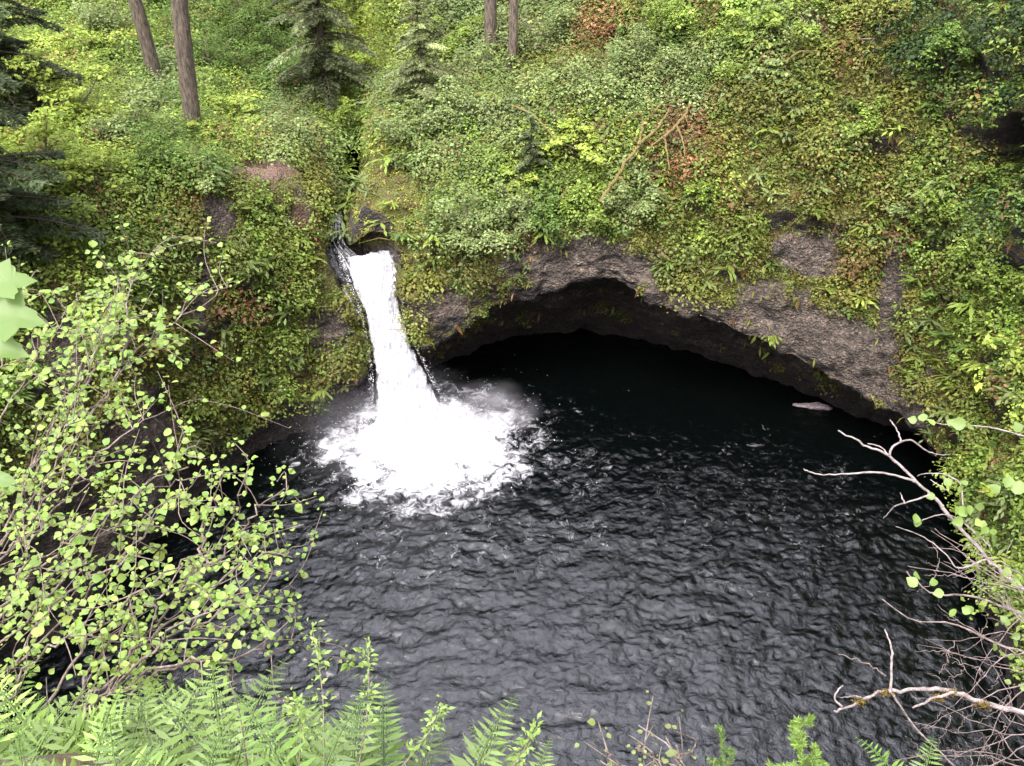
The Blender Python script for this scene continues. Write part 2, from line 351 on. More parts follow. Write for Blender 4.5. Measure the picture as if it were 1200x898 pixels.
b1 = LR[-1]+np.array([-3, 12, 5.]); b2 = b1+np.array([-10, 25, 14.]); LR = np.concatenate([LR, b1[None], b2[None]])
end = LR[:, -1:]; e1 = end+np.array([-.35, 2.6, 0]); e2 = end+np.array([-.1, 7., .3]); e1[:3, :, 0] -= .3; e3 = e2.copy(); e3[6:, :, 0] += 9; e3[6:, :, 1] += 1
st = LR[:, :1].copy(); st[..., 1] = 1.; st[..., 0] -= 2
LR = np.concatenate([st, LR, e1, e2, e3], 1)

def displace(G, amp=.5, seed=0):
    du = np.gradient(G, axis=0); dv = np.gradient(G, axis=1); n = norm(np.cross(dv, du))
    a_, b_, _ = proj(G); k = np.clip(ell(a_, b_, 398, 275, 75, 75)-.15, .12, 1)
    hi = np.clip((G[..., 2]-8)/3, 0, 1)*.45
    return G+n*(k*((amp+hi)*fbm(G*.38, 3, seed)+.28*fbm(G*np.array([1.1, 1.1, .8]), 3, seed+9)+.07*fbm(G*np.array([2.6, 2.6, 4.]), 3, seed+30)))[..., None], n
def terrain(name, R, nr, nc, seed):
    G = cr(cr(R, nr, 0), nc, 1)
    G, n = displace(G, .35, seed)
    a_, b_, _ = proj(G); k_ = np.clip(1.25-ell(a_, b_, 1180, 190, 30, 48, 15), 0, 1); o_ = norm(np.stack([G[..., 0]-PC[0], G[..., 1]-PC[1], G[..., 0]*0], -1)); G = G+o_*(k_*3.4)[..., None]
    du = np.gradient(G, axis=0); dv = np.gradient(G, axis=1); n = norm(np.cross(dv, du))
    px, py, d = proj(G)
    bare = bareness(px, py, G)
    moss = np.clip((bare-.75)*1.6, 0, 1)*np.clip((G[..., 2]-.6)/1.5, 0, 1)
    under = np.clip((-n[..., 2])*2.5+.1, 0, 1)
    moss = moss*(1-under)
    wet_under = np.clip(1.25-G[..., 2]/2.2, 0, 1)
    wet_under = np.maximum(wet_under, np.clip(under*1.3, 0, 1)*np.clip(1.6-bare*0, 0, 1)*.8)  # same mask also darkens down-facing rock at any height
    earth = np.clip(2.2-2*ell(px, py, 309, 200, 38, 14), 0, 1)*(G[..., 1] < 40)
    earth = np.maximum(earth, np.clip(1.6-1.3*ell(px, py, 352, 252, 10, 24), 0, 1))
    moss = np.clip(moss*(1-earth), 0, 1)
    o = grid_mesh(name, G, M_ROCK, attrs=dict(moss=moss, wet_under=wet_under, earth=earth))
    return o, G, n
ro, RG, RN = terrain('right_cliff', RC, 420, 620, 3); tag(ro, 'moss covered rock amphitheatre wall with an arched cave over the dark pool', 'cliff', kind='structure')
lo, LG, LN = terrain('left_cliff', LR, 420, 420, 21); tag(lo, 'mossy cliff left of the waterfall dropping into the pool', 'cliff', kind='structure')
# near bank under the camera
xs = np.linspace(-30, 30, 161); prof = np.array([(-40, 23.5), (-12, 22.6), (-3, 22.3), (.0, 22.2), (.9, 22.0), (1.25, 21.7), (1.5, 20.5), (2.0, 15), (2.6, 7), (3.2, -1.5)])
pp = crv(np.c_[prof, prof[:, 0]*0], 120)[:, :2]
G = np.zeros((120, 161, 3)); G[..., 0] = xs[None]; G[..., 1] = pp[:, :1]; G[..., 2] = pp[:, 1:]
G[..., 1] += np.where(np.arange(120)[:, None] > 30, 1, 0)*(.25*np.exp(-((xs+1.1)/.9)**2)-.15*np.exp(-((xs-.3)/.6)**2))[None]
G[..., 2] += .05*fbm(G*2.2, 3, 40)
nb = grid_mesh('near_bank', G[:, ::-1], M_ROCK, attrs=dict(moss=np.full((120, 161), .55), wet_under=np.zeros((120, 161)), earth=np.full((120, 161), .25))); tag(nb, 'overgrown near bank above the pool', 'bank', kind='structure')
NBG = G
def bvh(o):
    me = o.data; co = np.empty(len(me.vertices)*3, np.float32); me.vertices.foreach_get('co', co)
    vi = np.empty(len(me.loops), np.int32); me.loops.foreach_get('vertex_index', vi)
    return BVHTree.FromPolygons(co.reshape(-1, 3).tolist(), vi.reshape(-1, 4).tolist())
BV = [bvh(ro), bvh(lo)]
def hit(px, py):
    r = Vector(ray(px, py)); best = None
    for b in BV:
        l, n, i, d = b.ray_cast(Vector((0, 0, H)), r.normalized())
        if l is not None and (best is None or d < best[2]): best = (np.array(l), np.array(n), d)
    if best is None: return P(px, py, Y=45), np.array([0, 0, 1.])
    return best[0], best[1]

# ------------------------------------------------------------------ water
FB = P(490, 520, z=0)      # foot of the falls
nx, ny = 560, 620
X, Y = np.meshgrid(np.linspace(-21, 21, nx), np.linspace(2, 41, ny), indexing='ij')
rr = np.hypot(X-FB[0], Y-FB[1]); th = np.arctan2(Y-FB[1], X-FB[0])
wx = X+.5*pn(np.stack([X*.4, Y*.4, X*0], -1), 3); wy = Y+.5*pn(np.stack([X*.4, Y*.4, X*0+7], -1), 4)
rr2 = np.hypot(wx-FB[0], wy-FB[1])
q = np.stack([rr2*1.5, np.arctan2(wy-FB[1], wx-FB[0])*7, rr2*0], -1)
q2 = np.stack([wx*1.0, wy*1.7, X*0+3], -1)
q3 = np.stack([wx*2.6, wy*3.6, X*0+5], -1)
mod = np.clip(.75+.6*pn(np.stack([X*.22, Y*.22, X*0], -1), 6), .25, 1.3)
near = np.clip((30-Y)/14, 0, 1); mod = mod*(1+.5*near)
h = .05*pn(q, 1)+.045*(1-np.abs(pn(q, 9))*1.5)+.06*pn(q2, 2)*mod+.035*(1-2*np.abs(pn(q3, 8)))*mod+.012*pn(q3*2.3, 14)
amp = .85+.5*np.exp(-(rr/9)**2)
Z = h*amp-.08
ppx, ppy, _ = proj(np.stack([X, Y, X*0], -1))
wob = .30*fbm(np.stack([X*.55, Y*.55, X*0], -1), 4, 33)
e0 = ell(ppx, ppy, 500, 526, 112, 60)+wob
foam = .88-e0*.37

foam += .16*pn(np.stack([rr*1.3, th*4, rr*0], -1), 12)
# drifting streaks at the cave side and left
foam = np.maximum(foam, .52-.5*np.clip((ell(ppx, ppy, 405, 520, 75, 60)+2.2*wob), 0, 3)+.05)
foam = np.maximum(foam, .38-.30*np.clip((ell(ppx, ppy, 670, 540, 120, 80)+2.2*wob)-.3, 0, 3))
foam = np.maximum(foam, .345-.2*np.clip((ell(ppx, ppy, 880, 600, 190, 110, 10)+2.2*wob)-.6, 0, 3))
foam = np.maximum(foam, .36-.25*np.clip((ell(ppx, ppy, 520, 630, 260, 70)+2.2*wob)-.6, 0, 3))
foam = np.clip(foam, 0, 1.2)
wo = grid_mesh('pool_water', np.stack([X, Y, Z], -1), M_WATER, attrs=dict(foam=foam)); tag(wo, 'dark rippled plunge pool water with foam', 'water', kind='structure')

# stream above the falls and the chute
def ribbon(rows, nr, nc, seed, amp, lift=0.):
    R = np.array([[np.array(a)*(1-t)+np.array(b)*t for t in np.linspace(0, 1, 5)] for a, b in rows])
    if lift: R[:, 1:4, 2] += lift
    G = cr(cr(R, nr, 0), nc, 1); return G
rows = [(P(388, 238, Y=42), P(404, 238, Y=42)), (P(386, 247, Y=38), P(401, 249, Y=38)), (P(383, 262, Y=36), P(400, 265, Y=36)), (P(381, 285, Y=34.6), P(404, 285, Y=34.6)),
        (P(383, 310, Y=33.9), P(430, 312, Y=33.9)), (P(395, 345, Y=33.3), P(440, 345, Y=33.4)), (P(420, 380, Y=32.7), P(445, 375, Y=32.9))]
G = ribbon(rows, 160, 60, 1, 0); G[..., 2] += .1*fbm(G*np.array([2.5, 1.2, 1.2]), 3, 50)
U = np.linspace(0, 1, 160)[:, None]; V = np.linspace(0, 1, 60)[None]
st_f = .52+.32*(pn(np.stack([V*9+U*0, U*3.2+V*0, U*0+V*0], -1), 77))-.12*(U > .45)+.25*(U < .3)
st_f = np.maximum(st_f, .95-np.abs(V-.0)*9*(.4+U)); st_f = np.maximum(st_f, .8-np.abs(V-.35-.25*U)*14)
so = grid_mesh('stream_chute', G, M_WATER, attrs=dict(foam=st_f)); tag(so, 'narrow stream sliding over dark stone above the falls', 'stream', kind='structure')

# waterfall: layered ragged sheets
fall = [(437, 296, 34.0, 36, 6), (438, 312, 33.7, 33, -2), (441, 340, 33.2, 26, 0), (449, 370, 32.8, 23, 0), (459, 405, 32.4, 26, 0), (470, 440, 32.0, 32, 0), (478, 470, 31.6, 40, 0), (488, 500, 31.2, 58, 0), (494, 525, 31.0, 80, 0)]
def falls_sheet(off, wscale, edge, seed, nr=170, nc=80):
    R = []
    for k, (cx, cy, Yd, hw, tilt) in enumerate(fall):
        row = []
        for t in np.linspace(-1, 1, 7):
            p = P(cx+hw*wscale*t, cy+tilt*(-t)*1., Y=Yd-off-.55*(1-t*t)*min(1, .3+k*.2)); row.append(p)
        R.append(row)
    G = cr(cr(np.array(R), nr, 0), nc, 1)
    n = np.stack([G[..., 0]*2.6, G[..., 2]*.9, G[..., 1]*0+seed], -1)
    G[..., 1] -= .22*fbm(n, 4, seed); G[..., 0] += .15*fbm(n*1.9, 4, seed+4)
    V = np.abs(np.linspace(-1, 1, nc))[None]*np.ones((nr, 1)); U = np.linspace(0, 1, nr)[:, None]
    th_ = edge-.95*np.clip((V-.66)/.34, 0, 1)**1.3-.5*np.clip((.05-U)/.05, 0, 1)
    return G, th_
froot = empty('waterfall', FB, 'white waterfall plunging from the mossy notch into the dark pool', 'waterfall'); froot['kind'] = 'thing'
for k, (off, ws, ed) in enumerate([(0, .95, .98), (.25, 1.04, .66), (.45, 1.14, .5)]):
    G, t_ = falls_sheet(off, ws, ed, 5+k)
    o = grid_mesh('water_sheet', G-np.array(froot.location), M_FALLS, attrs=dict(thick=t_)); o.parent = froot
# boiling foam mound at the foot
n = 150; A, B = np.meshgrid(np.linspace(-1, 1, n), np.linspace(-1, 1, n), indexing='ij')
gx, gy = FB[0]+.25+A*4.3, FB[1]+.1+B*3.9; r = np.hypot(A, B)
pp3 = np.stack([gx, gy, gx*0], -1)
z = .55*np.exp(-(r/.55)**2)+(.32*fbm(pp3*1.1, 4, 60)+.16*(1-2*np.abs(pn(pp3*2.4, 61))))*np.clip(1.15-r, 0, 1)+.12-.35*np.clip(r-.6, 0, 1)
r = r+.28*fbm(pp3*.6, 4, 66); t_ = .88-.95*np.clip((r-.3)/.65, 0, 1)
o = grid_mesh('foam_mound', np.stack([gx, gy, z], -1)-np.array(froot.location), M_FALLS, attrs=dict(thick=t_)); o.parent = froot
# spray droplets thrown up round the foot
m = MB(); N = 3200
rad = np.abs(rng.normal(0, 1, N))*1.7+1.0; an = rng.uniform(0, 2*math.pi, N)
c = np.stack([FB[0]+rad*np.cos(an)*1.2, FB[1]+rad*np.sin(an), np.abs(rng.normal(0, .35, N))+.1], 1)
up = rng.random(1800); idx = (up*(len(fall)-1)).astype(int); ff = up*(len(fall)-1)-idx
fa = np.array(fall); f0 = fa[idx]*(1-ff[:, None])+fa[np.minimum(idx+1, len(fall)-1)]*ff[:, None]
side = np.sign(rng.random(1800)-.5)*(1+np.abs(rng.normal(0, .1, 1800)))
c2 = np.array([P(a[0]+a[3]*s, a[1], Y=a[2]-.3+rng.normal(0, .3)) for a, s in zip(f0, side)])
c = np.concatenate([c, c2]); leaves(m, c, rng.standard_normal((len(c), 3)), rng.uniform(.015, .045, len(c)), np.full((len(c), 3), .85), asp=.8)
o = m.build('spray', flat_mat('spray_white', (.88, .88, .9)), froot); o['kind'] = 'stuff'
# mist
def mist(name, cx, cy, z, rx, ry, rz, dens, label):
    m = MB(); nu, nv = 14, 22
    th = np.linspace(0.02, math.pi-.02, nu); ph = np.linspace(0, 2*math.pi, nv, endpoint=False)
    v = np.array([[math.sin(t)*math.cos(p), math.sin(t)*math.sin(p), math.cos(t)] for t in th for p in ph])*np.array([1, 1, 1])
    i = np.arange(nu-1)[:, None]*nv; j = np.arange(nv)[None]; k = (j+1) % nv
    m.add(v, np.stack([i+j, i+nv+j, i+nv+k, i+k], -1).reshape(-1, 4), (1, 1, 1))
    f = [(0, b, b+1) for b in range(1, nv-1)]; m.add(v[:nv], f, (1, 1, 1)); m.add(v[-nv:], [(a, c_, b) for a, b, c_ in f], (1, 1, 1))
    mt, nt, out = mat_new('mist'); L = nt.links.new
    tc = nd(nt, 'ShaderNodeTexCoord'); ln = nd(nt, 'ShaderNodeVectorMath', operation='LENGTH'); L(tc.outputs['Object'], ln.inputs[0])
    fa_ = nd(nt, 'ShaderNodeMapRange', interpolation_type='SMOOTHSTEP'); fa_.inputs[1].default_value = 1.; fa_.inputs[2].default_value = .1; L(ln.outputs['Value'], fa_.inputs[0])
    n_ = nd(nt, 'ShaderNodeTexNoise', Scale=2.2, Detail=3.); L(tc.outputs['Object'], n_.inputs['Vector'])
    nm = nd(nt, 'ShaderNodeMapRange'); nm.inputs[1].default_value = .38; nm.inputs[2].default_value = .7; L(n_.outputs[0], nm.inputs[0])
    mu = nd(nt, 'ShaderNodeMath', operation='MULTIPLY'); L(fa_.outputs[0], mu.inputs[0]); L(nm.outputs[0], mu.inputs[1])
    m2 = nd(nt, 'ShaderNodeMath', operation='MULTIPLY'); L(mu.outputs[0], m2.inputs[0]); m2.inputs[1].default_value = dens
    vol = nd(nt, 'ShaderNodeVolumePrincipled'); vol.inputs['Color'].default_value = (.95, .94, 1, 1); L(m2.outputs[0], vol.inputs['Density']); L(vol.outputs[0], out.inputs['Volume'])
    o = m.build(name, mt); o.location = (cx, cy, z); o.scale = (rx, ry, rz); tag(o, label, 'mist', kind='stuff')
q = P(572, 482, z=.5); mist('mist', q[0], q[1], .4, 2.6, 1.8, 1.5, .55, 'pale puff of spray drifting right of the waterfall foot')
mist('mist', FB[0]-1.2, FB[1]+.2, .6, 5.5, 4.2, 2.6, .16, 'thin mist hanging round the waterfall foot')

# ------------------------------------------------------------------ ground cover
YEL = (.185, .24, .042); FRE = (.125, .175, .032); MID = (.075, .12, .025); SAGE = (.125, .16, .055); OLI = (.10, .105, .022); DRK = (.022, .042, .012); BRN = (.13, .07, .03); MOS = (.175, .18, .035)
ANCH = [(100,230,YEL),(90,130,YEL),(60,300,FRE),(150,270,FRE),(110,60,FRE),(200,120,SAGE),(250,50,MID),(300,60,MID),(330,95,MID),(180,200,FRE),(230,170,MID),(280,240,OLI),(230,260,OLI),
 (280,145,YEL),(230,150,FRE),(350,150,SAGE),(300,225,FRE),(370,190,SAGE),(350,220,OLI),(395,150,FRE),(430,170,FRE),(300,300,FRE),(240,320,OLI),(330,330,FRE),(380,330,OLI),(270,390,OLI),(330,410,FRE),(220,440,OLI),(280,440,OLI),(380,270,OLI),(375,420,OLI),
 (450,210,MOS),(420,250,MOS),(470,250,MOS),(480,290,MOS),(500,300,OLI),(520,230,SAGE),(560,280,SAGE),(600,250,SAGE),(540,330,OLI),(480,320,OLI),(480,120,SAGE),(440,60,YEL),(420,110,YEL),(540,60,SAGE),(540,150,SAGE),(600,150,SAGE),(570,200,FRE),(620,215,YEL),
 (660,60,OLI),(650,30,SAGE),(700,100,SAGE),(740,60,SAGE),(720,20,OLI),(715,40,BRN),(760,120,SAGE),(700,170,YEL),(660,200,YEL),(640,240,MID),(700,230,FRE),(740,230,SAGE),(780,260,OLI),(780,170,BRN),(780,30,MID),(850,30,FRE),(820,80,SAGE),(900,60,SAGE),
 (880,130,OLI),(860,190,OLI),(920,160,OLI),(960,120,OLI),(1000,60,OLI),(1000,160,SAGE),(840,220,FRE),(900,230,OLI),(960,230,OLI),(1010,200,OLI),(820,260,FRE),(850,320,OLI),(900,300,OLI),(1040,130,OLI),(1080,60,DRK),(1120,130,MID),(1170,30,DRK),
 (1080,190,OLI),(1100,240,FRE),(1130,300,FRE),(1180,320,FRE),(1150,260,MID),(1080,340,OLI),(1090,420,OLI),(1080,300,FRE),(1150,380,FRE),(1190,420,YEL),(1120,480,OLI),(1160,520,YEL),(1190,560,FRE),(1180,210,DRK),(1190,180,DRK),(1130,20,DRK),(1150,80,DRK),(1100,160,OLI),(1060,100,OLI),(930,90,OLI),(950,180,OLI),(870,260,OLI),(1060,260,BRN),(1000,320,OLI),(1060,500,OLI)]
AP = np.array([(a, b) for a, b, _ in ANCH], float); AC = np.array([c for *_, c in ANCH])
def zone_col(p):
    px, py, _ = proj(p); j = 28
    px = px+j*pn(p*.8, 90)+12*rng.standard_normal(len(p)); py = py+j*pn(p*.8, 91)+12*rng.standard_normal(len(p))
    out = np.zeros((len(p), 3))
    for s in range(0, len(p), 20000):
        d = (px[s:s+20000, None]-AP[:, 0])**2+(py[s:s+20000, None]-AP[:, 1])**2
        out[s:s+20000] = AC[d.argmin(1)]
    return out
def sample(Gs, Ns, n, margin=60):
    pos, nor, wt = [], [], []
    for G, N_ in zip(Gs, Ns):
        a = G[:-1, :-1]; u = G[1:, :-1]-a; v = G[:-1, 1:]-a; ar = np.linalg.norm(np.cross(u, v), axis=-1)
        px, py, d = proj(a); ok = (px > -margin) & (px < 1200+margin) & (py > -margin) & (py < 960) & (a[..., 1] > 6) & (d < 75)
        ar = ar*ok*np.clip(1.4-d/60, .25, 1); pos.append((a, u, v)); wt.append(ar.ravel())
    tot = np.concatenate(wt); sp = np.cumsum([len(x) for x in wt]); idx = rng.choice(len(tot), n, p=tot/tot.sum())
    P_, N2 = np.zeros((n, 3)), np.zeros((n, 3)); lo_ = 0
    for k, (a, u, v) in enumerate(pos):
        s = (idx >= lo_) & (idx < sp[k]); ii = idx[s]-lo_; a, u, v = a.reshape(-1, 3)[ii], u.reshape(-1, 3)[ii], v.reshape(-1, 3)[ii]
        P_[s] = a+u*rng.random((len(ii), 1))+v*rng.random((len(ii), 1)); N2[s] = norm(Ns[k][:-1, :-1].reshape(-1, 3)[ii]); lo_ = sp[k]
    return P_, N2
def outn(N_, p):  # make normals look at the pool / up
    to = norm(np.array([0, 20, 40.])-p); s = np.sign((N_*to).sum(1, keepdims=True)); s[s == 0] = 1; return N_*s
cp, cn = sample([RG, LG], [RN, LN], 40000)
RNs, LNs = RN, LN
px, py, _ = proj(cp); bare = bareness(px, py, cp)
# true face normal sign from grid orientation: overhang ceilings point down
cn_s = cn if (RN[200:, :, 2].mean() > 0) else -cn
keep = (bare > 1.0) & (cp[:, 2] > 1.1) & (cn_s[:, 2] > -.08) & (ell(px, py, 312, 199, 32, 12) > 1)
for e_ in CHAN: keep &= ell(px, py, *e_) > 1
cp, cn_s = cp[keep], cn_s[keep]; flatn = cn_s[:, 2] > .55
px_, py_, _ = proj(cp); M_ = len(cp); big = rng.random(M_) < np.where(flatn, .35, .10)
rad = np.where(big, rng.uniform(.45, 1.25, M_)**1.1, rng.uniform(.15, .4, M_))
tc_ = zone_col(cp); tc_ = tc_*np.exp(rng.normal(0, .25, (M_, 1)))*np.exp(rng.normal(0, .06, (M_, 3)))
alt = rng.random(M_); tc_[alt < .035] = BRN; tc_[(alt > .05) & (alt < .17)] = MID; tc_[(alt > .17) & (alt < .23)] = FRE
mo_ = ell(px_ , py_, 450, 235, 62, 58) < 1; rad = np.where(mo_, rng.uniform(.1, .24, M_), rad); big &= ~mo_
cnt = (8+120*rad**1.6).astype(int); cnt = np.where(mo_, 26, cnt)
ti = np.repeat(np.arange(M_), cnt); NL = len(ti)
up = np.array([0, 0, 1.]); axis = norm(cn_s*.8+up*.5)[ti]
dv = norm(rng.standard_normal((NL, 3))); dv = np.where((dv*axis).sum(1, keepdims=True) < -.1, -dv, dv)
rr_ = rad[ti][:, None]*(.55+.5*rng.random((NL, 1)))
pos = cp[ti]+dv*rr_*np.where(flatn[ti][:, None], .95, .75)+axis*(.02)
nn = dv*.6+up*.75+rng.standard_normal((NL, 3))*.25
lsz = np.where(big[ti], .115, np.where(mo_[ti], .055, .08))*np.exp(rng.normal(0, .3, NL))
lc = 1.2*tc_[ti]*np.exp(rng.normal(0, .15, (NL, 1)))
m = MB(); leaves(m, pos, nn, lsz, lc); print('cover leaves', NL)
ri = rng.choice(M_, 1500, replace=False); nfr = 11; rp = np.repeat(cp[ri]+norm(cn_s[ri]+up*.6)*.28, nfr, 0); ra = rng.uniform(0, 6.283, len(rp)); rl = np.repeat(rng.uniform(.3, .75, 1500), nfr)*rng.uniform(.7, 1.1, len(rp))
rd = np.c_[np.cos(ra), np.sin(ra), rng.uniform(-.15, .5, len(rp))]; rc = np.repeat(np.array([FRE, MID, YEL, SAGE])[rng.integers(0, 4, 1500)]*np.exp(rng.normal(0, .2, (1500, 1))), nfr, 0)
leaves(m, rp+rd*rl[:, None]*.45, up+rng.standard_normal((len(rp), 3))*.3, rl, rc, asp=.24, tdir=rd, fold=.03)
leaves(m, rp+rd*rl[:, None]*.95-up*rl[:, None]*.12, up+rd*.5, rl*.5, rc, asp=.34, tdir=rd-up*.6, fold=.03)
o = m.build('undergrowth', M_LEAF); tag(o, 'dense low ferns, ivy and salal covering the cliffs and slopes', 'undergrowth', kind='stuff')
m = MB()
for i_ in rng.choice(M_, 420, replace=False):
    a_ = cp[i_]; d_ = norm(rng.standard_normal(3)*np.array([1, .6, .5])+cn_s[i_]*.5+up*.2); l_ = rng.uniform(.5, 1.8)
    m.tube([a_, a_+d_*l_*.5+up*.12*l_+rng.standard_normal(3)*.06, a_+d_*l_], rng.uniform(.012, .035), .006, 4, c=(.1, .07, .04))
o = m.build('dead_sticks', M_MOSSBARK); tag(o, 'dead sticks and bare stems poking through the undergrowth', 'sticks', kind='stuff')
# hanging moss and roots under the brows
m = MB(); sel = []
cp2, cn2 = sample([RG, LG], [RN, LN], 16000)
px, py, _ = proj(cp2); bare = bareness(px, py, cp2); cn2 = cn2 if (RN[200:, :, 2].mean() > 0) else -cn2
k = (bare > .8)
for e_ in CHAN: k &= ell(px, py, *e_) > 1
k = k & (cn2[:, 2] > -.1) & (cn2[:, 2] < .6) & (cp2[:, 2] > 1.3); cp2, cn2 = cp2[k], cn2[k]
N = len(cp2); L_ = rng.uniform(.12, .4, N)*np.where(cn2[:, 2] < .15, 1.6, 1)
nrm = norm(cn2+rng.standard_normal((N, 3))*.4)
cc = np.array([MOS, OLI, OLI, FRE, BRN])[rng.integers(0, 5, N)]*np.exp(rng.normal(0, .3, (N, 1)))
leaves(m, cp2+cn2*.1-up*L_[:, None]*.3, nrm, L_, cc, asp=.22, tdir=np.tile([0, 0, -1.], (N, 1))+rng.standard_normal((N, 3))*.25)
o = m.build('hanging_moss', M_MOSSLEAF); tag(o, 'trailing moss and dead fern strands on the steep rock faces', 'moss', kind='stuff')

# ------------------------------------------------------------------ shrubs on the slopes
def shrub(px, py, r, col, label, leaf=.13, name='shrub', cat='shrub', n=None, flat=.8, mat=None, stems=True, layered=False):
    r *= 1.15
    base, nor = hit(px, py+r*12); d = proj(base)[2]
    c0 = base+np.array([0, -.25, r*.55])
    root = empty(name, base, label, cat, 'shrubs and small trees on the slopes')
    n = n or int(1500*r**1.6*(.13/leaf)**1.6)
    K = max(5, int(9*r)); K = int(K*1.5); cl = rng.standard_normal((K, 3))*r*.42*np.array([1.15, 1, flat]); cr_ = r*rng.uniform(.16, .42, K)
    i = rng.integers(0, K, n); dv = norm(rng.standard_normal((n, 3))); dv[:, 2] = np.abs(dv[:, 2])*np.where(rng.random(n) < .8, 1, -1)
    if layered: dv[:, 2] *= .35
    p = c0+cl[i]+dv*(cr_[i]*rng.uniform(.6, 1.15, n))[:, None]
    lc = 1.2*np.array(col)*np.exp(rng.normal(0, .13, (K, 1)))[i]*np.exp(rng.normal(0, .25, (n, 1)))*np.exp(rng.normal(0, .06, (n, 3)))
    m = MB(); leaves(m, p, dv*.35+up*1.0+rng.standard_normal((n, 3))*.35, leaf*np.exp(rng.normal(0, .28, n)), lc)
    m.build('foliage', mat or M_LEAF, root)
    if stems:
        m = MB()
        for k in range(K):
            a = base-up*.1; b = c0+cl[k]*1.1; mid = (a+b)/2+rng.standard_normal(3)*.12*r
            m.tube(crv([a, mid, b], 7), .03*r+.008, .006, 5)
        m.build('stem', M_TWIG, root)
    return root
SH = [
 (412,150,.9,FRE,'bright bush in the gully straight above the stream notch'),(405,185,.7,FRE,'small green bush just above the top of the stream'),
 (285,140,1.35,YEL,'broad bright yellow-green shrub beside the bare earth path'),(250,165,.8,YEL,'small yellow-green shrub at the foot of the thick fir trunk'),(345,160,1.0,SAGE,'soft grey-green shrub right behind the earth path'),
 (420,60,1.5,YEL,'tall yellow-green maple right of the dark conifer'),(395,125,1.0,YEL,'low yellow-green maple boughs above the stream notch'),(440,20,1.3,YEL,'yellow-green maple crown at the top edge left of the pale hemlock'),
 (95,60,1.6,YEL,'tall lime-green shrub between the dark left conifers and the leaning trunk'),(75,120,1.4,YEL,'lime-green shrub midway up the left slope beside the dark conifer'),(60,200,1.3,YEL,'layered lime-green maple under the big left conifer'),
 (120,210,1.3,YEL,'spreading lime-green vine maple on the left cliff top'),(90,275,1.1,FRE,'green shrub on the cliff edge above the big maple leaves'),(150,150,1.2,SAGE,'pale green airy shrub left of the thick fir trunk'),
 (200,190,.9,MID,'dark green shrub just below the thick fir trunk'),(238,206,.6,SAGE,'grey-green bush left of the earth path'),(312,240,.65,FRE,'fresh green bush hanging over the edge under the path'),
 (372,205,.6,SAGE,'reddish tinged grey bush right of the path'),(255,70,1.4,MID,'mid green bush behind and right of the thick fir trunk'),(320,60,1.4,MID,'dark leafy bush left of the dark conifer'),(300,20,1.5,MID,'green thicket bush at the top edge near the thick fir'),
 (185,45,1.2,FRE,'green bush between the leaning trunk and the thick trunk'),(130,20,1.5,SAGE,'hazy pale bush at the top left behind the leaning trunk'),
 (530,130,1.1,SAGE,'pale sage bush below the pale hemlock'),(540,50,1.2,FRE,'fresh green bush left of the twin slim trunks'),(480,160,1.0,SAGE,'sage bush above the bare mossy knob'),(570,90,1.0,SAGE,'grey-green bush between the twin slim trunks and the sage thicket'),
 (560,265,1.25,SAGE,'rounded silvery bush overhanging the cliff right of the waterfall'),(600,245,.9,SAGE,'silvery bush right of the rounded overhanging bush'),(595,205,.6,YEL,'small whitish-yellow leaved bush above the overhanging silvery bush'),(640,165,.7,YEL,'yellow-green sprig bush beside the small dark conifer'),
 (660,40,1.3,SAGE,'pale bush right of the twin slim trunks'),(740,80,1.3,SAGE,'large pale bush above the mossy bare tree'),(700,110,1.1,SAGE,'soft olive bush in the middle of the upper slope'),(790,25,1.2,FRE,'bright fresh bush near the top edge at centre right'),
 (690,170,.85,YEL,'yellow-green maple clump left of the mossy bare tree'),(665,150,.7,YEL,'yellow-green leafy clump above the mossy log'),(750,235,.9,SAGE,'olive bush on the cave rim right under the mossy bare tree'),(690,240,.9,FRE,'green bush on the cave rim above the arch'),
 (715,38,.5,BRN,'round rusty brown dead fern bush high on the slope'),(640,250,.7,MID,'dark green bush over the grey rock band'),
 (880,35,1.1,FRE,'airy bright bush high on the right slope'),(900,90,.8,SAGE,'pale umbrella-leaved shrub on the upper right slope'),(850,90,.7,FRE,'green shrub left of the umbrella-leaved shrub'),(830,225,.7,FRE,'fresh green bush right of the mossy bare tree'),
 (1010,140,.7,FRE,'small vivid green shrub on the ivy covered right wall'),(1110,60,1.0,MID,'dark green shrub near the top right corner'),(1185,100,.9,FRE,'green shrub against the dark hollow at the right edge'),(1160,215,.8,FRE,'bright shrub above the dark hollow on the right'),
 (1110,250,.9,FRE,'broad bright green shrub right of the pale rock streak top'),(1150,310,1.0,FRE,'lush green shrub on the right wall at mid height'),(1190,340,.9,FRE,'lush green shrub at the right edge at mid height'),(1110,350,.6,MID,'small bluish-green shrub beside the pale rock streak'),
 (1120,410,.6,FRE,'green shrub on the right wall below the lush pair'),(1185,420,.7,YEL,'yellow-green shrub at the right edge above the sprig'),(1150,520,.7,YEL,'yellow-green shrub behind the pale bare branches'),(1185,560,.7,YEL,'yellow-green shrub lowest on the right wall'),
 (1060,250,.6,SAGE,'grey-green shrub above the pale rock streak'),(1030,30,.9,OLI,'olive shrub at the top of the right slope'),(960,30,.9,FRE,'green shrub at the top edge of the right slope'),
]
UMB = {'pale umbrella-leaved shrub on the upper right slope', 'airy bright bush high on the right slope'}
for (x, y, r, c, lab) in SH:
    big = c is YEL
    shrub(x, y, r, c, lab, leaf=.17 if lab in UMB else (.15 if big else .11), layered=big or lab in UMB, name='maple' if 'maple' in lab else 'shrub')

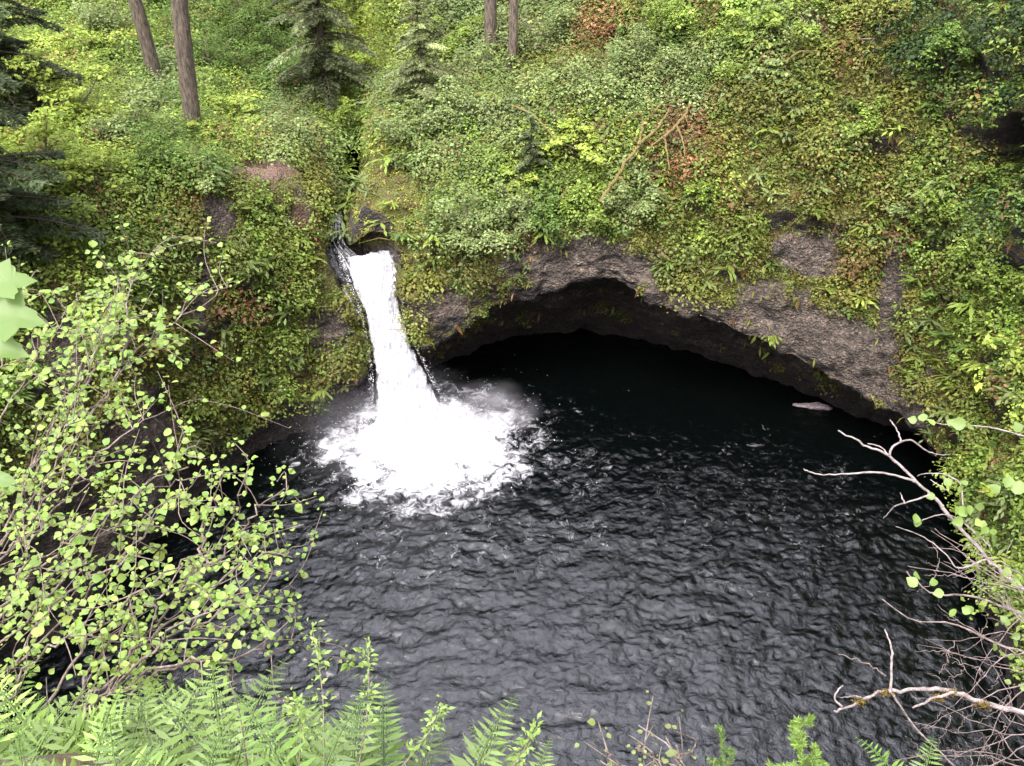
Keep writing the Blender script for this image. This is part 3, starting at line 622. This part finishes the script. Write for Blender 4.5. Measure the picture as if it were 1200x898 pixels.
# ------------------------------------------------------------------ conifers
def conifer(base, h, r, label, col, z0=.1, dens=1., droop=.35, name='conifer', bark=None, leaf=.3, tr=None, lean=(0, 0)):
    base = np.array(base); root = empty(name, base, label, 'tree')
    m = MB(); tp = base+np.array([lean[0], lean[1], h]); pts = [base-up*.4+(tp-base)*t for t in np.linspace(0, 1, 12)]
    m.tube(pts, tr or h*.014+.03, .02, 10); m.build('trunk', bark or M_DARKBARK, root)
    d0_ = droop; wood, fol = MB(), MB(); nb_ = int(h*8*dens*(1-z0))
    for k in range(nb_):
        t = z0+(1-z0)*(k+rng.random())/nb_; a = rng.uniform(0, 2*math.pi); L_ = r*(1-((t-z0)/(1-z0)))**.8*rng.uniform(.45, 1.15)+.15
        p0 = base+(tp-base)*t; dr = np.array([math.cos(a), math.sin(a), 0]); bb = np.exp(rng.normal(0, .35)); droop = d0_*rng.uniform(.5, 1.7)
        ts = np.linspace(0, 1, 8)[:, None]; pts = p0+dr*L_*ts+up*L_*(.12*ts-droop*ts**2)
        wood.tube(pts, .012+.012*L_, .004, 4)
        sd_ = np.cross(dr, up); n = int(75*L_*dens/leaf*.5)+10
        tt = rng.random(n)**.8; s = rng.choice([-1., 1.], n); wdt = .32*L_*(1-tt*.75)*rng.random(n)**.7
        q = p0+dr*L_*tt[:, None]+up*(L_*(.12*tt-droop*tt**2)-wdt*.35)[:, None]+sd_*(s*wdt)[:, None]
        td = dr*.6+sd_*s[:, None]*.8-up*.3+rng.standard_normal((n, 3))*.15
        lc = np.array(col)*np.exp(rng.normal(0, .3, (n, 1)))*bb
        leaves(fol, q, up+rng.standard_normal((n, 3))*.35, leaf*rng.uniform(.6, 1.2, n), lc, asp=.28, tdir=td, fold=.03)
    wood.build('boughs', bark or M_DARKBARK, root); fol.build('crown', M_LEAF, root)
    return root
CON = (.075, .10, .035); CONG = (.20, .235, .10)
b, _ = hit(-15, 300); conifer(b, 17, 3.3, 'large dark conifer filling the left edge above the maple leaves', (.05, .07, .03), .02, 1.3)
b, _ = hit(15, 150); conifer(b, 15, 2.8, 'dark conifer at the top left corner behind the largest one', (.05, .07, .03), .05, 1.2)
b, _ = hit(384, 118); conifer(b, 14, 2.7, 'dark layered conifer behind the stream notch, top centre left', (.13, .155, .07), .02, 1.3)
b, _ = hit(495, 122); conifer(b, 5.2, 1.9, 'pale green young hemlock above the mossy knob', CONG, .03, 1.6, leaf=.22)
b, _ = hit(622, 212); conifer(b, 2.7, .8, 'small dull green conifer sapling below the twin slim trunks', (.10, .13, .055), .05, 2.2, leaf=.15)
def fir(px, py, dia, h, label, lean=(0, 0), crown=13., bark=None):
    b, _ = hit(px, py); root = empty('fir_tree', b, label, 'tree', 'tall bare fir trunks above the pool'); tp = b+np.array([lean[0], lean[1], h])
    m = MB(); ts = np.linspace(0, 1, 60)[:, None]; pts = b-up*.5+(tp-b)*ts; pts[:, 0] += .05*pn(np.c_[ts*7, ts*0, ts*0+px], 3)
    rad = (dia/2)*(1-.75*ts[:, 0])*(1+.35*np.exp(-ts[:, 0]*60)); m.tube(pts, rad, sides=18, wob=.035); m.build('trunk', bark or M_FIR, root)
    m = MB(); f = MB()
    for k in range(60):
        t = (crown+(h-crown)*(k+rng.random())/60)/h; a = rng.uniform(0, 6.28); L_ = 2.6*(1-(t*h-crown)/(h-crown))**.6+.3; dr = np.array([math.cos(a), math.sin(a), 0]); p0 = b+(tp-b)*t
        m.tube([p0, p0+dr*L_*.5, p0+dr*L_-up*.5*L_], .04, .01, 4); n = 45
        tt = rng.random(n); q = p0+dr*L_*tt[:, None]-up*(.5*L_*tt**2)[:, None]+rng.standard_normal((n, 3))*.25
        leaves(f, q, up+rng.standard_normal((n, 3))*.4, .5, np.tile(CON, (n, 1)), asp=.4)
    for k in range(9):
        t = rng.uniform(.06, crown/h); a = rng.uniform(0, 6.28); p0 = b+(tp-b)*t; m2_ = MB(); m2_.tube([p0, p0+np.array([math.cos(a), math.sin(a), .1])*rng.uniform(.5, .9)], .025, .008, 4); m2_.build('branch_stub', M_DARKBARK, root)
    m.build('boughs', M_DARKBARK, root); f.build('crown', M_LEAF, root)
fir(226, 160, .70, 30, 'thick straight fir trunk left of the earth path', (2.6, 0))
fir(183, 90, .62, 28, 'leaning mossy fir trunk behind the thick one', (-1.6, 0))
fir(575, 62, .55, 26, 'left of the two slim fir trunks at top centre', (.2, 0))
fir(600, 98, .40, 24, 'right of the two slim fir trunks, reaching lower', (.5, 0))
b, _ = hit(190, 20); conifer(P(165, -30, Y=58), 18, 3, 'hazy conifer far behind the leaning trunk', CONG, .02, 1.)
conifer(P(300, -60, Y=60), 18, 3.2, 'far dark conifer behind the thick trunk', CON, .02, 1.)
conifer(P(760, -20, Y=46), 14, 2.4, 'conifer above the top edge over the cave', CON, .02, 1.)

# ------------------------------------------------------------------ mossy leaning bare tree, fallen branch
def branchset(name, label, cat, lines, mat, part='branch', parent_off=None, sm=None):
    root = None
    for ln in lines:
        pts, r0, r1 = ln
        pts = np.array(pts)
        if root is None: root = empty(name, pts[0], label, cat)
        n = max(8, len(pts)*5); c = crv(pts, n); c = c+.25*r0*rng.standard_normal(c.shape)
        m = MB(); m.tube(c, r0, r1, 7, wob=.12); m.build(part, mat, root)
    return root
def onslope(pts, off):
    out = []
    for x, y in pts:
        h_, n_ = hit(x, y); v = norm(np.array([0, 0, H])-h_); out.append(h_+v*off)
    return out
mb_lines = [([(704, 238), (713, 221), (724, 207), (733, 190), (748, 172), (752, 150), (762, 136), (775, 122)], .085, .04), ([(752, 160), (752, 136), (735, 137), (726, 152)], .05, .015), ([(765, 128), (760, 112), (765, 108)], .04, .015),
 ([(747, 170), (770, 150), (785, 128)], .08, .03), ([(722, 205), (732, 215), (730, 225)], .05, .02), ([(715, 222), (708, 235)], .04, .01), ([(747, 168), (747, 180)], .03, .015),
 ([(779, 160), (792, 148), (803, 135), (808, 122)], .07, .04), ([(793, 148), (800, 165), (803, 185)], .045, .02), ([(803, 136), (806, 145)], .04, .02), ([(779, 160), (781, 175), (785, 200)], .05, .02), ([(779, 160), (765, 170), (755, 185)], .05, .02)]
branchset('mossy_tree', 'orange mossed bare branches sprawling down the slope above the cave', 'tree', [(onslope(p, 1.1), a*1.05, b_*1.0) for p, a, b_ in mb_lines], M_MOSSBARK)
branchset('fallen_branch', 'thin arched mossy branch below the twin slim trunks', 'branch', [(onslope([(600, 124), (622, 133), (638, 148), (652, 165)], 1.4), .05, .03)], M_MOSSBARK)
branchset('mossy_branch', 'short orange mossy branch beneath the umbrella-leaved shrub', 'branch', [(onslope([(870, 68), (885, 50), (905, 42)], 1.), .05, .02), (onslope([(922, 72), (935, 62), (952, 60)], 1.), .05, .02)], M_MOSSBARK)
# washed rock at the cave mouth
m = MB(); q = P(955, 477, z=0); nu, nv = 18, 28
th = np.linspace(.01, math.pi-.01, nu)[:, None]; ph = np.linspace(0, 2*math.pi, nv)[None]
v = np.stack([np.sin(th)*np.cos(ph)*.8, np.sin(th)*np.sin(ph)*.2, np.cos(th)*.09+0*ph], -1); v = v*(1+.55*fbm(v*3.2, 4, 70))[..., None]
i = np.arange(nu-1)[:, None]*nv; j = np.arange(nv-1)[None]; m.add(v.reshape(-1, 3), np.stack([i+j, i+nv+j, i+nv+j+1, i+j+1], -1).reshape(-1, 4), (1, 1, 1))
o = m.build('rock', bark_mat('pale_wet_rock', (.08, .06, .06), (.3, .25, .25), 9, 1), smooth=True); o.location = (q[0], q[1], 0.02); o.rotation_euler = (0, 0, -.15); tag(o, 'low pale washed rock breaking the dark water near the cave', 'rock')

# ------------------------------------------------------------------ foreground: leafy hazel shrubs (left)
HZ = (.165, .245, .045); up = np.array([0, 0, 1.])
def leafy(root_px, label, lines, d0, nleaf, size, bark=M_TWIG, twigs=1., col=HZ, name='hazel_shrub', r=.005, spread=.28):
    root = empty(name, P(*root_px, d=d0), label, 'shrub', 'leafy shrubs on the near bank'); size *= .6
    wood, fol = MB(), MB(); cs, tips = [], []
    for ln, dd in lines:
        pts = np.array([P(x, y, d=dd+.12*k*(1 if k % 2 else -.5)) for k, (x, y) in enumerate(ln)])
        c = crv(pts, 6*len(ln)); c += .008*rng.standard_normal(c.shape); wood.tube(c, r, .0018, 6, wob=.06)
        L_ = np.linalg.norm(np.diff(c, axis=0), axis=1).sum(); nt_ = int(L_*11*twigs)
        for k in range(nt_):
            i = rng.integers(2, len(c)-1); p0 = c[i]; ax = norm(c[min(i+1, len(c)-1)]-c[i-1])
            dr = norm(ax*.9+rng.standard_normal(3)*.75+up*.12); l = spread*rng.uniform(.35, 1.1)
            tw = crv([p0, p0+dr*l*.5+rng.standard_normal(3)*.02, p0+dr*l-up*.03*l+rng.standard_normal(3)*.03], 8); wood.tube(tw, .0022, .0009, 4)
            tips.append(tw)
        tips.append(c[len(c)//3:])
    for k in range(nleaf):
        tw = tips[rng.integers(0, len(tips))]; i = rng.integers(2, len(tw)); ax = norm(tw[i]-tw[i-1])
        sd_ = norm(np.cross(ax, up))*(1 if k % 2 else -1); td = norm(ax*.6+sd_*.8+rng.standard_normal(3)*.25-up*.15)
        cs.append((tw[i], td))
    p = np.array([a for a, _ in cs]); td = np.array([b for _, b in cs]); n = len(p)
    p = p+td*.012
    lc = np.array(col)*np.exp(rng.normal(0, .16, (n, 1)))*np.exp(rng.normal(0, .07, (n, 3)))
    round_leaves(fol, p, up+rng.standard_normal((n, 3))*.33+np.array([0, -.15, 0]), size*np.exp(rng.normal(0, .28, n)), lc, tdir=td)
    wood.build('stem', bark, root); fol.build('foliage', M_NEAR, root)
    return root
leafy((-60, 760), 'tall hazel shrub with round lime leaves rising up the left side', [
 ([(-60,760),(0,640),(70,540),(150,425),(215,370),(268,338)],3.6), ([(100,500),(140,430),(148,370),(155,320),(190,292)],3.7), ([(-40,560),(20,460),(60,390),(95,345)],3.8), ([(-30,480),(10,400),(20,345),(45,318)],3.9),
 ([(-40,700),(60,600),(130,520),(235,465)],3.4), ([(0,640),(50,520),(90,440),(120,380)],3.5), ([(-60,650),(30,560),(80,500),(120,470)],3.3),([(40,560),(100,450),(130,400),(145,350)],3.6),([(-30,600),(60,520),(110,420),(140,330)],3.5)], 3.6, 1900, .034, spread=.3)
leafy((-80, 860), 'dense hazel shrub hiding the grey cliff at lower left', [
 ([(-80,860),(20,740),(110,640),(180,560),(232,520)],3.0), ([(-60,840),(60,740),(150,640),(190,590),(216,548)],3.1), ([(-60,760),(30,680),(90,620),(150,590)],2.9), ([(-60,800),(0,720),(40,640),(60,600)],3.0),([(-60,700),(10,640),(70,570),(120,560)],3.1),([(0,800),(70,700),(140,660),(190,640)],2.9),([(-50,900),(20,800),(90,740),(160,720)],2.7)], 3.0, 1400, .029, spread=.25)
leafy((60, 900), 'hazel shrub reaching out over the water at lower left', [
 ([(60,900),(150,770),(215,690),(260,630),(290,555)],2.9), ([(215,690),(270,640),(300,600),(338,572)],2.9), ([(150,770),(230,700),(290,660),(345,640)],2.8), ([(100,820),(200,745),(280,710),(345,690)],2.8),
 ([(110,850),(210,780),(300,765),(375,758)],2.8), ([(40,850),(110,740),(180,680),(230,650)],2.7), ([(40,900),(130,810),(220,730),(300,690)],2.6), ([(240,660),(238,610),(255,590)],2.9),([(60,880),(150,800),(240,770),(280,800)],2.6),([(80,830),(140,740),(190,700),(240,690)],2.8)], 2.9, 1600, .026, spread=.2)
# palmate maple leaves
m_root = empty('maple_branch', P(-60, 350, d=1.3), 'large pale palmate maple leaves poking in at the left edge', 'branch')
m = MB(); m.tube(crv([P(-120, 330, d=1.4), P(-60, 350, d=1.3), P(-15, 350, d=1.25)], 8), .004, .002, 6); m.build('stem', M_TWIG, m_root)
PALM = []
for k, (a, l) in enumerate([(-120, .5), (-62, .85), (0, 1.), (62, .85), (120, .5)]):
    a = math.radians(a)
    if k: PALM.append((.6*math.cos(a-math.radians(30)), .6*math.sin(a-math.radians(30))))
    for da, s in ((-18, .8), (-10, .86), (0, 1.05), (10, .86), (18, .8)): PALM.append((l*s*math.cos(a+math.radians(da)), l*s*math.sin(a+math.radians(da))))
PALM = np.array([(-.05, 0)]+[(x*.75+.25, y*.75) for x, y in PALM])
for (x, y, s, tx, ty) in [(-12, 335, .055, 1, .2), (-14, 368, .07, 1, -.45), (-22, 400, .06, 1, -.8), (-30, 560, .05, 1, -.4)]:
    m = MB(); c = P(x, y, d=1.25)[None]; round_leaves(m, c, np.array([[0, -.55, .85]]), s, np.array([[.11, .18, .04]]), tdir=np.array([[tx, .2, ty]]), outline=PALM, droop=.25); m.build('leaf', M_NEAR, m_root)

# ------------------------------------------------------------------ ferns
def fern(px, py, d, label, nf=9, L_=.6, col=(.09, .16, .025), lean=None):
    nf = max(5, int(nf*.7)); b = P(px, py, d=d); root = empty('fern', b, label, 'fern', 'ferns along the near bank')
    for k in range(nf):
        a = rng.uniform(0, 6.28); dr = np.array([math.cos(a), math.sin(a), 0])
        if lean is not None: dr = norm(dr*.8+np.array(lean))
        l = L_*rng.uniform(.55, 1.15); fb = np.exp(rng.normal(0, .28)); ts = np.linspace(0, 1, 9)[:, None]
        pts = b+dr*l*(.75*ts)+up*l*(.85*ts-.62*ts**2)
        m = MB(); m.tube(pts, .0022, .0007, 4, c=np.array(col)*.8)
        n = 14; tt = np.linspace(.12, .985, n); c = crv(pts, 80)[(tt*79).astype(int)]; ax = norm(np.gradient(crv(pts, 80), axis=0))[(tt*79).astype(int)]
        side = norm(np.cross(ax, up)); nr_ = norm(np.cross(side, ax))
        pl = l*.24*np.clip(1-tt, 0, 1)**.85*np.clip(tt*5, 0, 1)+.004
        for s in (-1, 1):
            td = side*s+ax*.3-up*.12+rng.standard_normal((n, 3))*.11; td = norm(td); K = 7; plj = pl*rng.uniform(.75, 1.1, n)
            leaves(m, c+td*pl[:, None]*.5, nr_+rng.standard_normal((n, 3))*.15, plj*1.02, np.tile(col, (n, 1))*fb*np.exp(rng.normal(0, .12, (n, 1))), asp=.19, tdir=td, fold=.03)
            u = np.linspace(.08, 1, K)
            cc = (c[:, None]+td[:, None]*(plj[:, None]*u)[..., None]).reshape(-1, 3)+rng.standard_normal((n*K, 3))*.0005
            ps = (np.minimum(pl[:, None]*.16, l*.02)*(1-u*.75)).ravel()+.0006
            for s2 in (-1, 1):
                t2 = np.repeat(norm(ax*s2+td*.45), K, 0)
                leaves(m, cc+t2*ps[:, None]*.5, np.repeat(nr_, K, 0)+rng.standard_normal((len(cc), 3))*.12, ps*1.15, np.tile(col, (len(cc), 1))*np.exp(rng.normal(0, .14, (len(cc), 1)))*fb, asp=.42, tdir=t2, fold=.04)
        m.build('frond', M_NEAR, root)
FE = [(20,930,1.9,'fern at the bottom left corner, half cut by the frame',10,.42),(110,915,1.8,'pale fern at the bottom left beside the corner fern',10,.40),(190,925,1.9,'lush fern under the hazel shrub reaching over the water',11,.42),(270,920,1.8,'fern in the bottom row with a dark stem in front',11,.4),
 (330,930,2.1,'fern at the bottom whose fronds stand against the water',10,.42),(410,945,2.0,'fern at the bottom edge left of centre',10,.4),(540,945,1.9,'bright feathery fern at bottom centre over the water',10,.36),(620,950,1.9,'low fern at the bottom edge right of the feathery one',9,.3),
 (60,890,2.3,'fern behind the corner fern',9,.45),(150,885,2.3,'shaded fern behind the bottom row at left',9,.42),(240,890,2.4,'fern just below the hazel leaves',9,.45),(480,960,2.1,'fern between the feathery fern and the left group',9,.34)]
for (x, y, d, lab, nf, L_) in FE: fern(x, y+6, d*1.12, lab, nf+3, L_*.95, col=np.array((.105, .165, .032))*np.exp(rng.normal(0, .25)))
# thin horsetail-like weeds standing over the water
for (x, y, x2, y2, lab) in [(380,900,366,735,'slender green weed stem standing against the water right of the ferns'),(420,900,432,760,'taller wispy weed stem left of the feathery fern'),(290,900,262,780,'dark upright stem in front of the ferns'),(350,900,345,820,'short thin weed stem among the ferns'),(470,900,520,830,'arched wispy weed leaning to the feathery fern'),(600,900,625,850,'short pale weed right of the feathery fern')]:
    a = P(x, y, d=1.9); b_ = P(x2, y2, d=2.0); root = empty('weed', a, lab, 'weed', 'thin weeds on the near bank')
    c = crv([a, (a+b_)/2+np.array([.01, 0, .01]), b_], 24); m = MB(); m.tube(c, .0018, .0007, 4); m.build('stem', M_TWIG if 'dark' not in lab else M_DARKBARK, root)
    if 'dark' not in lab:
        m = MB(); n = 90; i = rng.integers(5, 24, n); td = norm(rng.standard_normal((n, 3))*np.array([1, 1, .3])+up*.25)
        leaves(m, c[i]+td*rng.uniform(.003, .03, (n, 1)), up+rng.standard_normal((n, 3))*.5, rng.uniform(.008, .022, n), np.tile((.16, .24, .05), (n, 1))*np.exp(rng.normal(0, .2, (n, 1))), asp=.4, tdir=td); m.build('foliage', M_NEAR, root)
# fir saplings at the bottom right
def sapling(px, py, tx, ty, d, label, col, nb_, seed, L0=.14):
    b = P(px, py, d=d); t = P(tx, ty, d=d); root = empty('fir_sapling', b, label, 'sapling'); wood, fol = MB(), MB(); ax = t-b
    segs = [(b, t)]
    for k in range(nb_):
        f = (k+.5)/nb_; p0 = b+ax*f; a = k*2.4; l = L0*(1.05-f*.8); dr = norm(np.array([math.cos(a), math.sin(a), .45])); segs.append((p0, p0+dr*l))
        for s in range(3):
            p1 = p0+dr*l*(.4+.25*s); d2 = norm(dr+rng.standard_normal(3)*.6); segs.append((p1, p1+d2*l*.35))
    for (p0, p1) in segs:
        wood.tube([p0, (p0+p1)/2, p1], .002, .0012, 5); l = np.linalg.norm(p1-p0); n = int(l*2100)+20; f = rng.random((n, 1)); dd = norm(p1-p0)
        rd = norm(rng.standard_normal((n, 3))); td = norm(rd-(rd@dd)[:, None]*dd+dd*.9)
        leaves(fol, p0+(p1-p0)*f+td*.006, rng.standard_normal((n, 3)), .019, np.tile(col, (n, 1))*np.exp(rng.normal(0, .15, (n, 1)))*np.where(f > .55, 1.25, .85), asp=.16, tdir=td, fold=0)
    wood.build('stem', M_TWIG, root); fol.build('foliage', M_NEAR, root)
sapling(945, 960, 935, 845, 1.9, 'bright green fir sapling tip at the bottom edge right of centre', (.12, .19, .035), 9, 1, .085)
sapling(850, 960, 846, 855, 2.4, 'dimmer slim fir sapling left of the bright one', (.09, .14, .04), 7, 2, .055)
fern(1070, 950, 2.2, 'small fern at the bottom edge beneath the mossy bare branch', 6, .25)
leafy((790, 930), 'low reddish leaved plant at the bottom edge left of the saplings', [([(780, 930), (765, 890), (745, 875)], 2.), ([(790, 930), (790, 895), (800, 880)], 2.), ([(770, 930), (730, 895), (715, 885)], 2.)], 2., 60, .017, col=(.13, .15, .04), name='low_plant', spread=.1, r=.003)
m_ = branchset('dry_stalk', 'curved dry stalk at the bottom edge left of the saplings', 'stalk', [([P(810, 910, d=2.1), P(785, 875, d=2.1), P(748, 850, d=2.1)], .0025, .001)], M_PALE)

# ------------------------------------------------------------------ pale bare branches at right
def px_lines(L, d): return [(np.array([P(x, y, d=d+.03*k) for k, (x, y) in enumerate(p)]), a*.72, b_*.72) for p, a, b_ in L]
B1 = [([(1260,735),(1200,690),(1160,658),(1108,598),(1080,570),(1042,535),(1015,522),(982,503)], .013, .004),
 ([(1042,534),(1048,522),(1068,516),(1085,528),(1100,533),(1112,533)], .006, .002), ([(1056,518),(1052,505),(1043,492)], .0045, .003), ([(1040,533),(1032,524),(1017,520)], .004, .0025),
 ([(1072,564),(1035,554),(1000,555),(960,556),(942,550)], .006, .0025), ([(1090,580),(1060,590),(1048,594),(1035,608)], .005, .002), ([(1060,590),(1055,578)], .004, .002), ([(1155,656),(1123,666),(1110,651),(1083,630),(1050,617)], .005, .002),
 ([(1160,640),(1125,610),(1105,603),(1080,610)], .004, .002), ([(1128,592),(1125,567),(1105,556),(1085,555),(1075,558)], .004, .002), ([(1110,575),(1090,562)], .003, .002)]
bs1 = branchset('bare_shrub', 'pale forked bare branch reaching left over the dark cave water', 'shrub', px_lines(B1, 3.4), M_PALE)
B2 = [([(1260,856),(1197,835),(1153,825),(1117,811),(1080,808),(1030,811),(1003,825),(977,833)], .014, .005), ([(988,829),(980,822),(978,815),(988,803)], .005, .003), ([(1043,812),(1045,765),(1037,738)], .006, .003), ([(1117,811),(1090,820),(1070,830)], .007, .004),
 ([(1045,812),(1070,850),(1100,880),(1130,910)], .005, .003), ([(1010,818),(1000,816),(985,818)], .004, .002)]
branchset('bare_shrub', 'thick lichen and moss spotted bare branch low at the right', 'shrub', px_lines(B2, 2.9), M_PALE)
m = MB()   # moss pads on it
for (x, y) in [(1117,812),(1153,826),(1040,812),(1008,822),(1100,817)]:
    c = P(x, y, d=2.93); n = 170; leaves(m, c+rng.standard_normal((n, 3))*np.array([.012, .006, .006]), rng.standard_normal((n, 3)), .008, np.tile((.11, .075, .015), (n, 1))*np.exp(rng.normal(0, .3, (n, 1))), asp=.4)
mo = m.build('moss_pad', M_MOSSLEAF, bpy.data.objects['bare_shrub.001'])
tangle = []
for hub in [(1235,790),(1230,700),(1225,860),(1240,750),(1215,900)]:
    for k in range(6):
        x, y = hub; a = math.radians(rng.uniform(140, 225)); pts = [(x, y)]
        for s in range(5): a += rng.normal(0, .22); x += 38*math.cos(a)*rng.uniform(.6, 1.1); y -= 38*math.sin(a)*.75; pts.append((x, y))
        r_ = rng.uniform(.0015, .0034); tangle.append((pts, r_, .0007))
        for s in range(3):
            q = pts[rng.integers(2, 5)]; a2 = math.radians(rng.uniform(80, 280)); l = rng.uniform(15, 45); tangle.append(([q, (q[0]+l*.5*math.cos(a2)+4, q[1]-l*.5*math.sin(a2)), (q[0]+l*math.cos(a2), q[1]-l*math.sin(a2))], .0013, .0006))
tangle += [([(1200,765),(1160,750),(1117,731),(1067,725),(1033,703)], .004, .0015), ([(1200,720),(1140,700),(1093,695),(1062,670)], .005, .002), ([(1037,793),(1017,778),(983,766)], .003, .0015)]
root = empty('bare_shrub', P(1235, 790, d=3.2), 'tangle of fine reddish bare twigs filling the lower right edge', 'shrub')
m = MB()
for p, a, b_ in tangle:
    d_ = rng.uniform(2.9, 3.6); m.tube(crv([P(x, y, d=d_) for x, y in p], 14)+.003*rng.standard_normal((14, 3)), a, b_, 5)
m.build('twig', bark_mat('red_twig', (.07, .05, .042), (.26, .20, .18), 40, 1), root)
def leafpatch(root, spots, d, size, col=(.15, .225, .05)):
    m = MB(); c = np.array([P(x+rng.normal(0, 3), y+rng.normal(0, 3), d=d+rng.normal(0, .03)) for x, y in spots]); n = len(c)
    round_leaves(m, c, up*.8+np.array([0, -.7, 0])+rng.standard_normal((n, 3))*.35, size*np.exp(rng.normal(0, .2, n)), np.tile(col, (n, 1))*np.exp(rng.normal(0, .15, (n, 1)))); m.build('foliage', M_NEAR, root)
leafpatch(bs1, [(1100,582),(1070,612),(1075,613),(1115,570),(1122,565),(1135,568),(1122,597),(1118,595),(1145,617),(1162,615),(1165,622),(1140,622),(1150,590),(1155,605),(1137,590),(1130,612)], 3.38, .036)
leafpatch(root, [(1072,668),(1080,685),(1088,688),(1178,676),(1112,715),(1138,718),(1141,722),(1173,724),(1180,728),(1188,753),(1163,764),(1172,770),(1187,803),(1198,805),(1105,697),(1180,692),(1196,680),(1192,740),(1183,768)], 3.1, .032)
b5 = branchset('leafy_sprig', 'thin sprig with a few round leaves crossing the right wall', 'sprig', px_lines([([(1240,530),(1200,512),(1170,503),(1140,499),(1105,497),(1078,490)], .005, .002)], 3.3), M_PALE)
leafpatch(b5, [(1078,490),(1082,494),(1098,497),(1112,502),(1133,500),(1137,504),(1195,505),(1185,560),(1170,575),(1190,580)], 3.3, .042)
print('done')


for k, (x, y, d, L_) in enumerate([(-10, 930, 2.5, .42), (45, 975, 1.7, .28), (90, 915, 2.7, .38), (150, 965, 1.7, .28), (230, 965, 1.75, .26), (300, 920, 2.6, .36), (370, 925, 2.5, .34), (360, 965, 1.8, .36), (450, 925, 2.4, .34), (0, 885, 2.9, .4)]):
    o_ = fern(x, y, d, ['fern half hidden at the left frame edge', 'corner fern with fronds nearest the camera', 'fern rising into the lowest hazel leaves', 'fern low in the front row beside the corner one', 'fern low in the front row under the hazel', 'fern in the back row between hazel and water', 'fern in the back row with fronds over the water', 'fern low in the front row near the weed stems', 'small fern between the two weed stems and the feathery fern', 'fern highest up at the left edge under the hazel'][k], 10, L_)
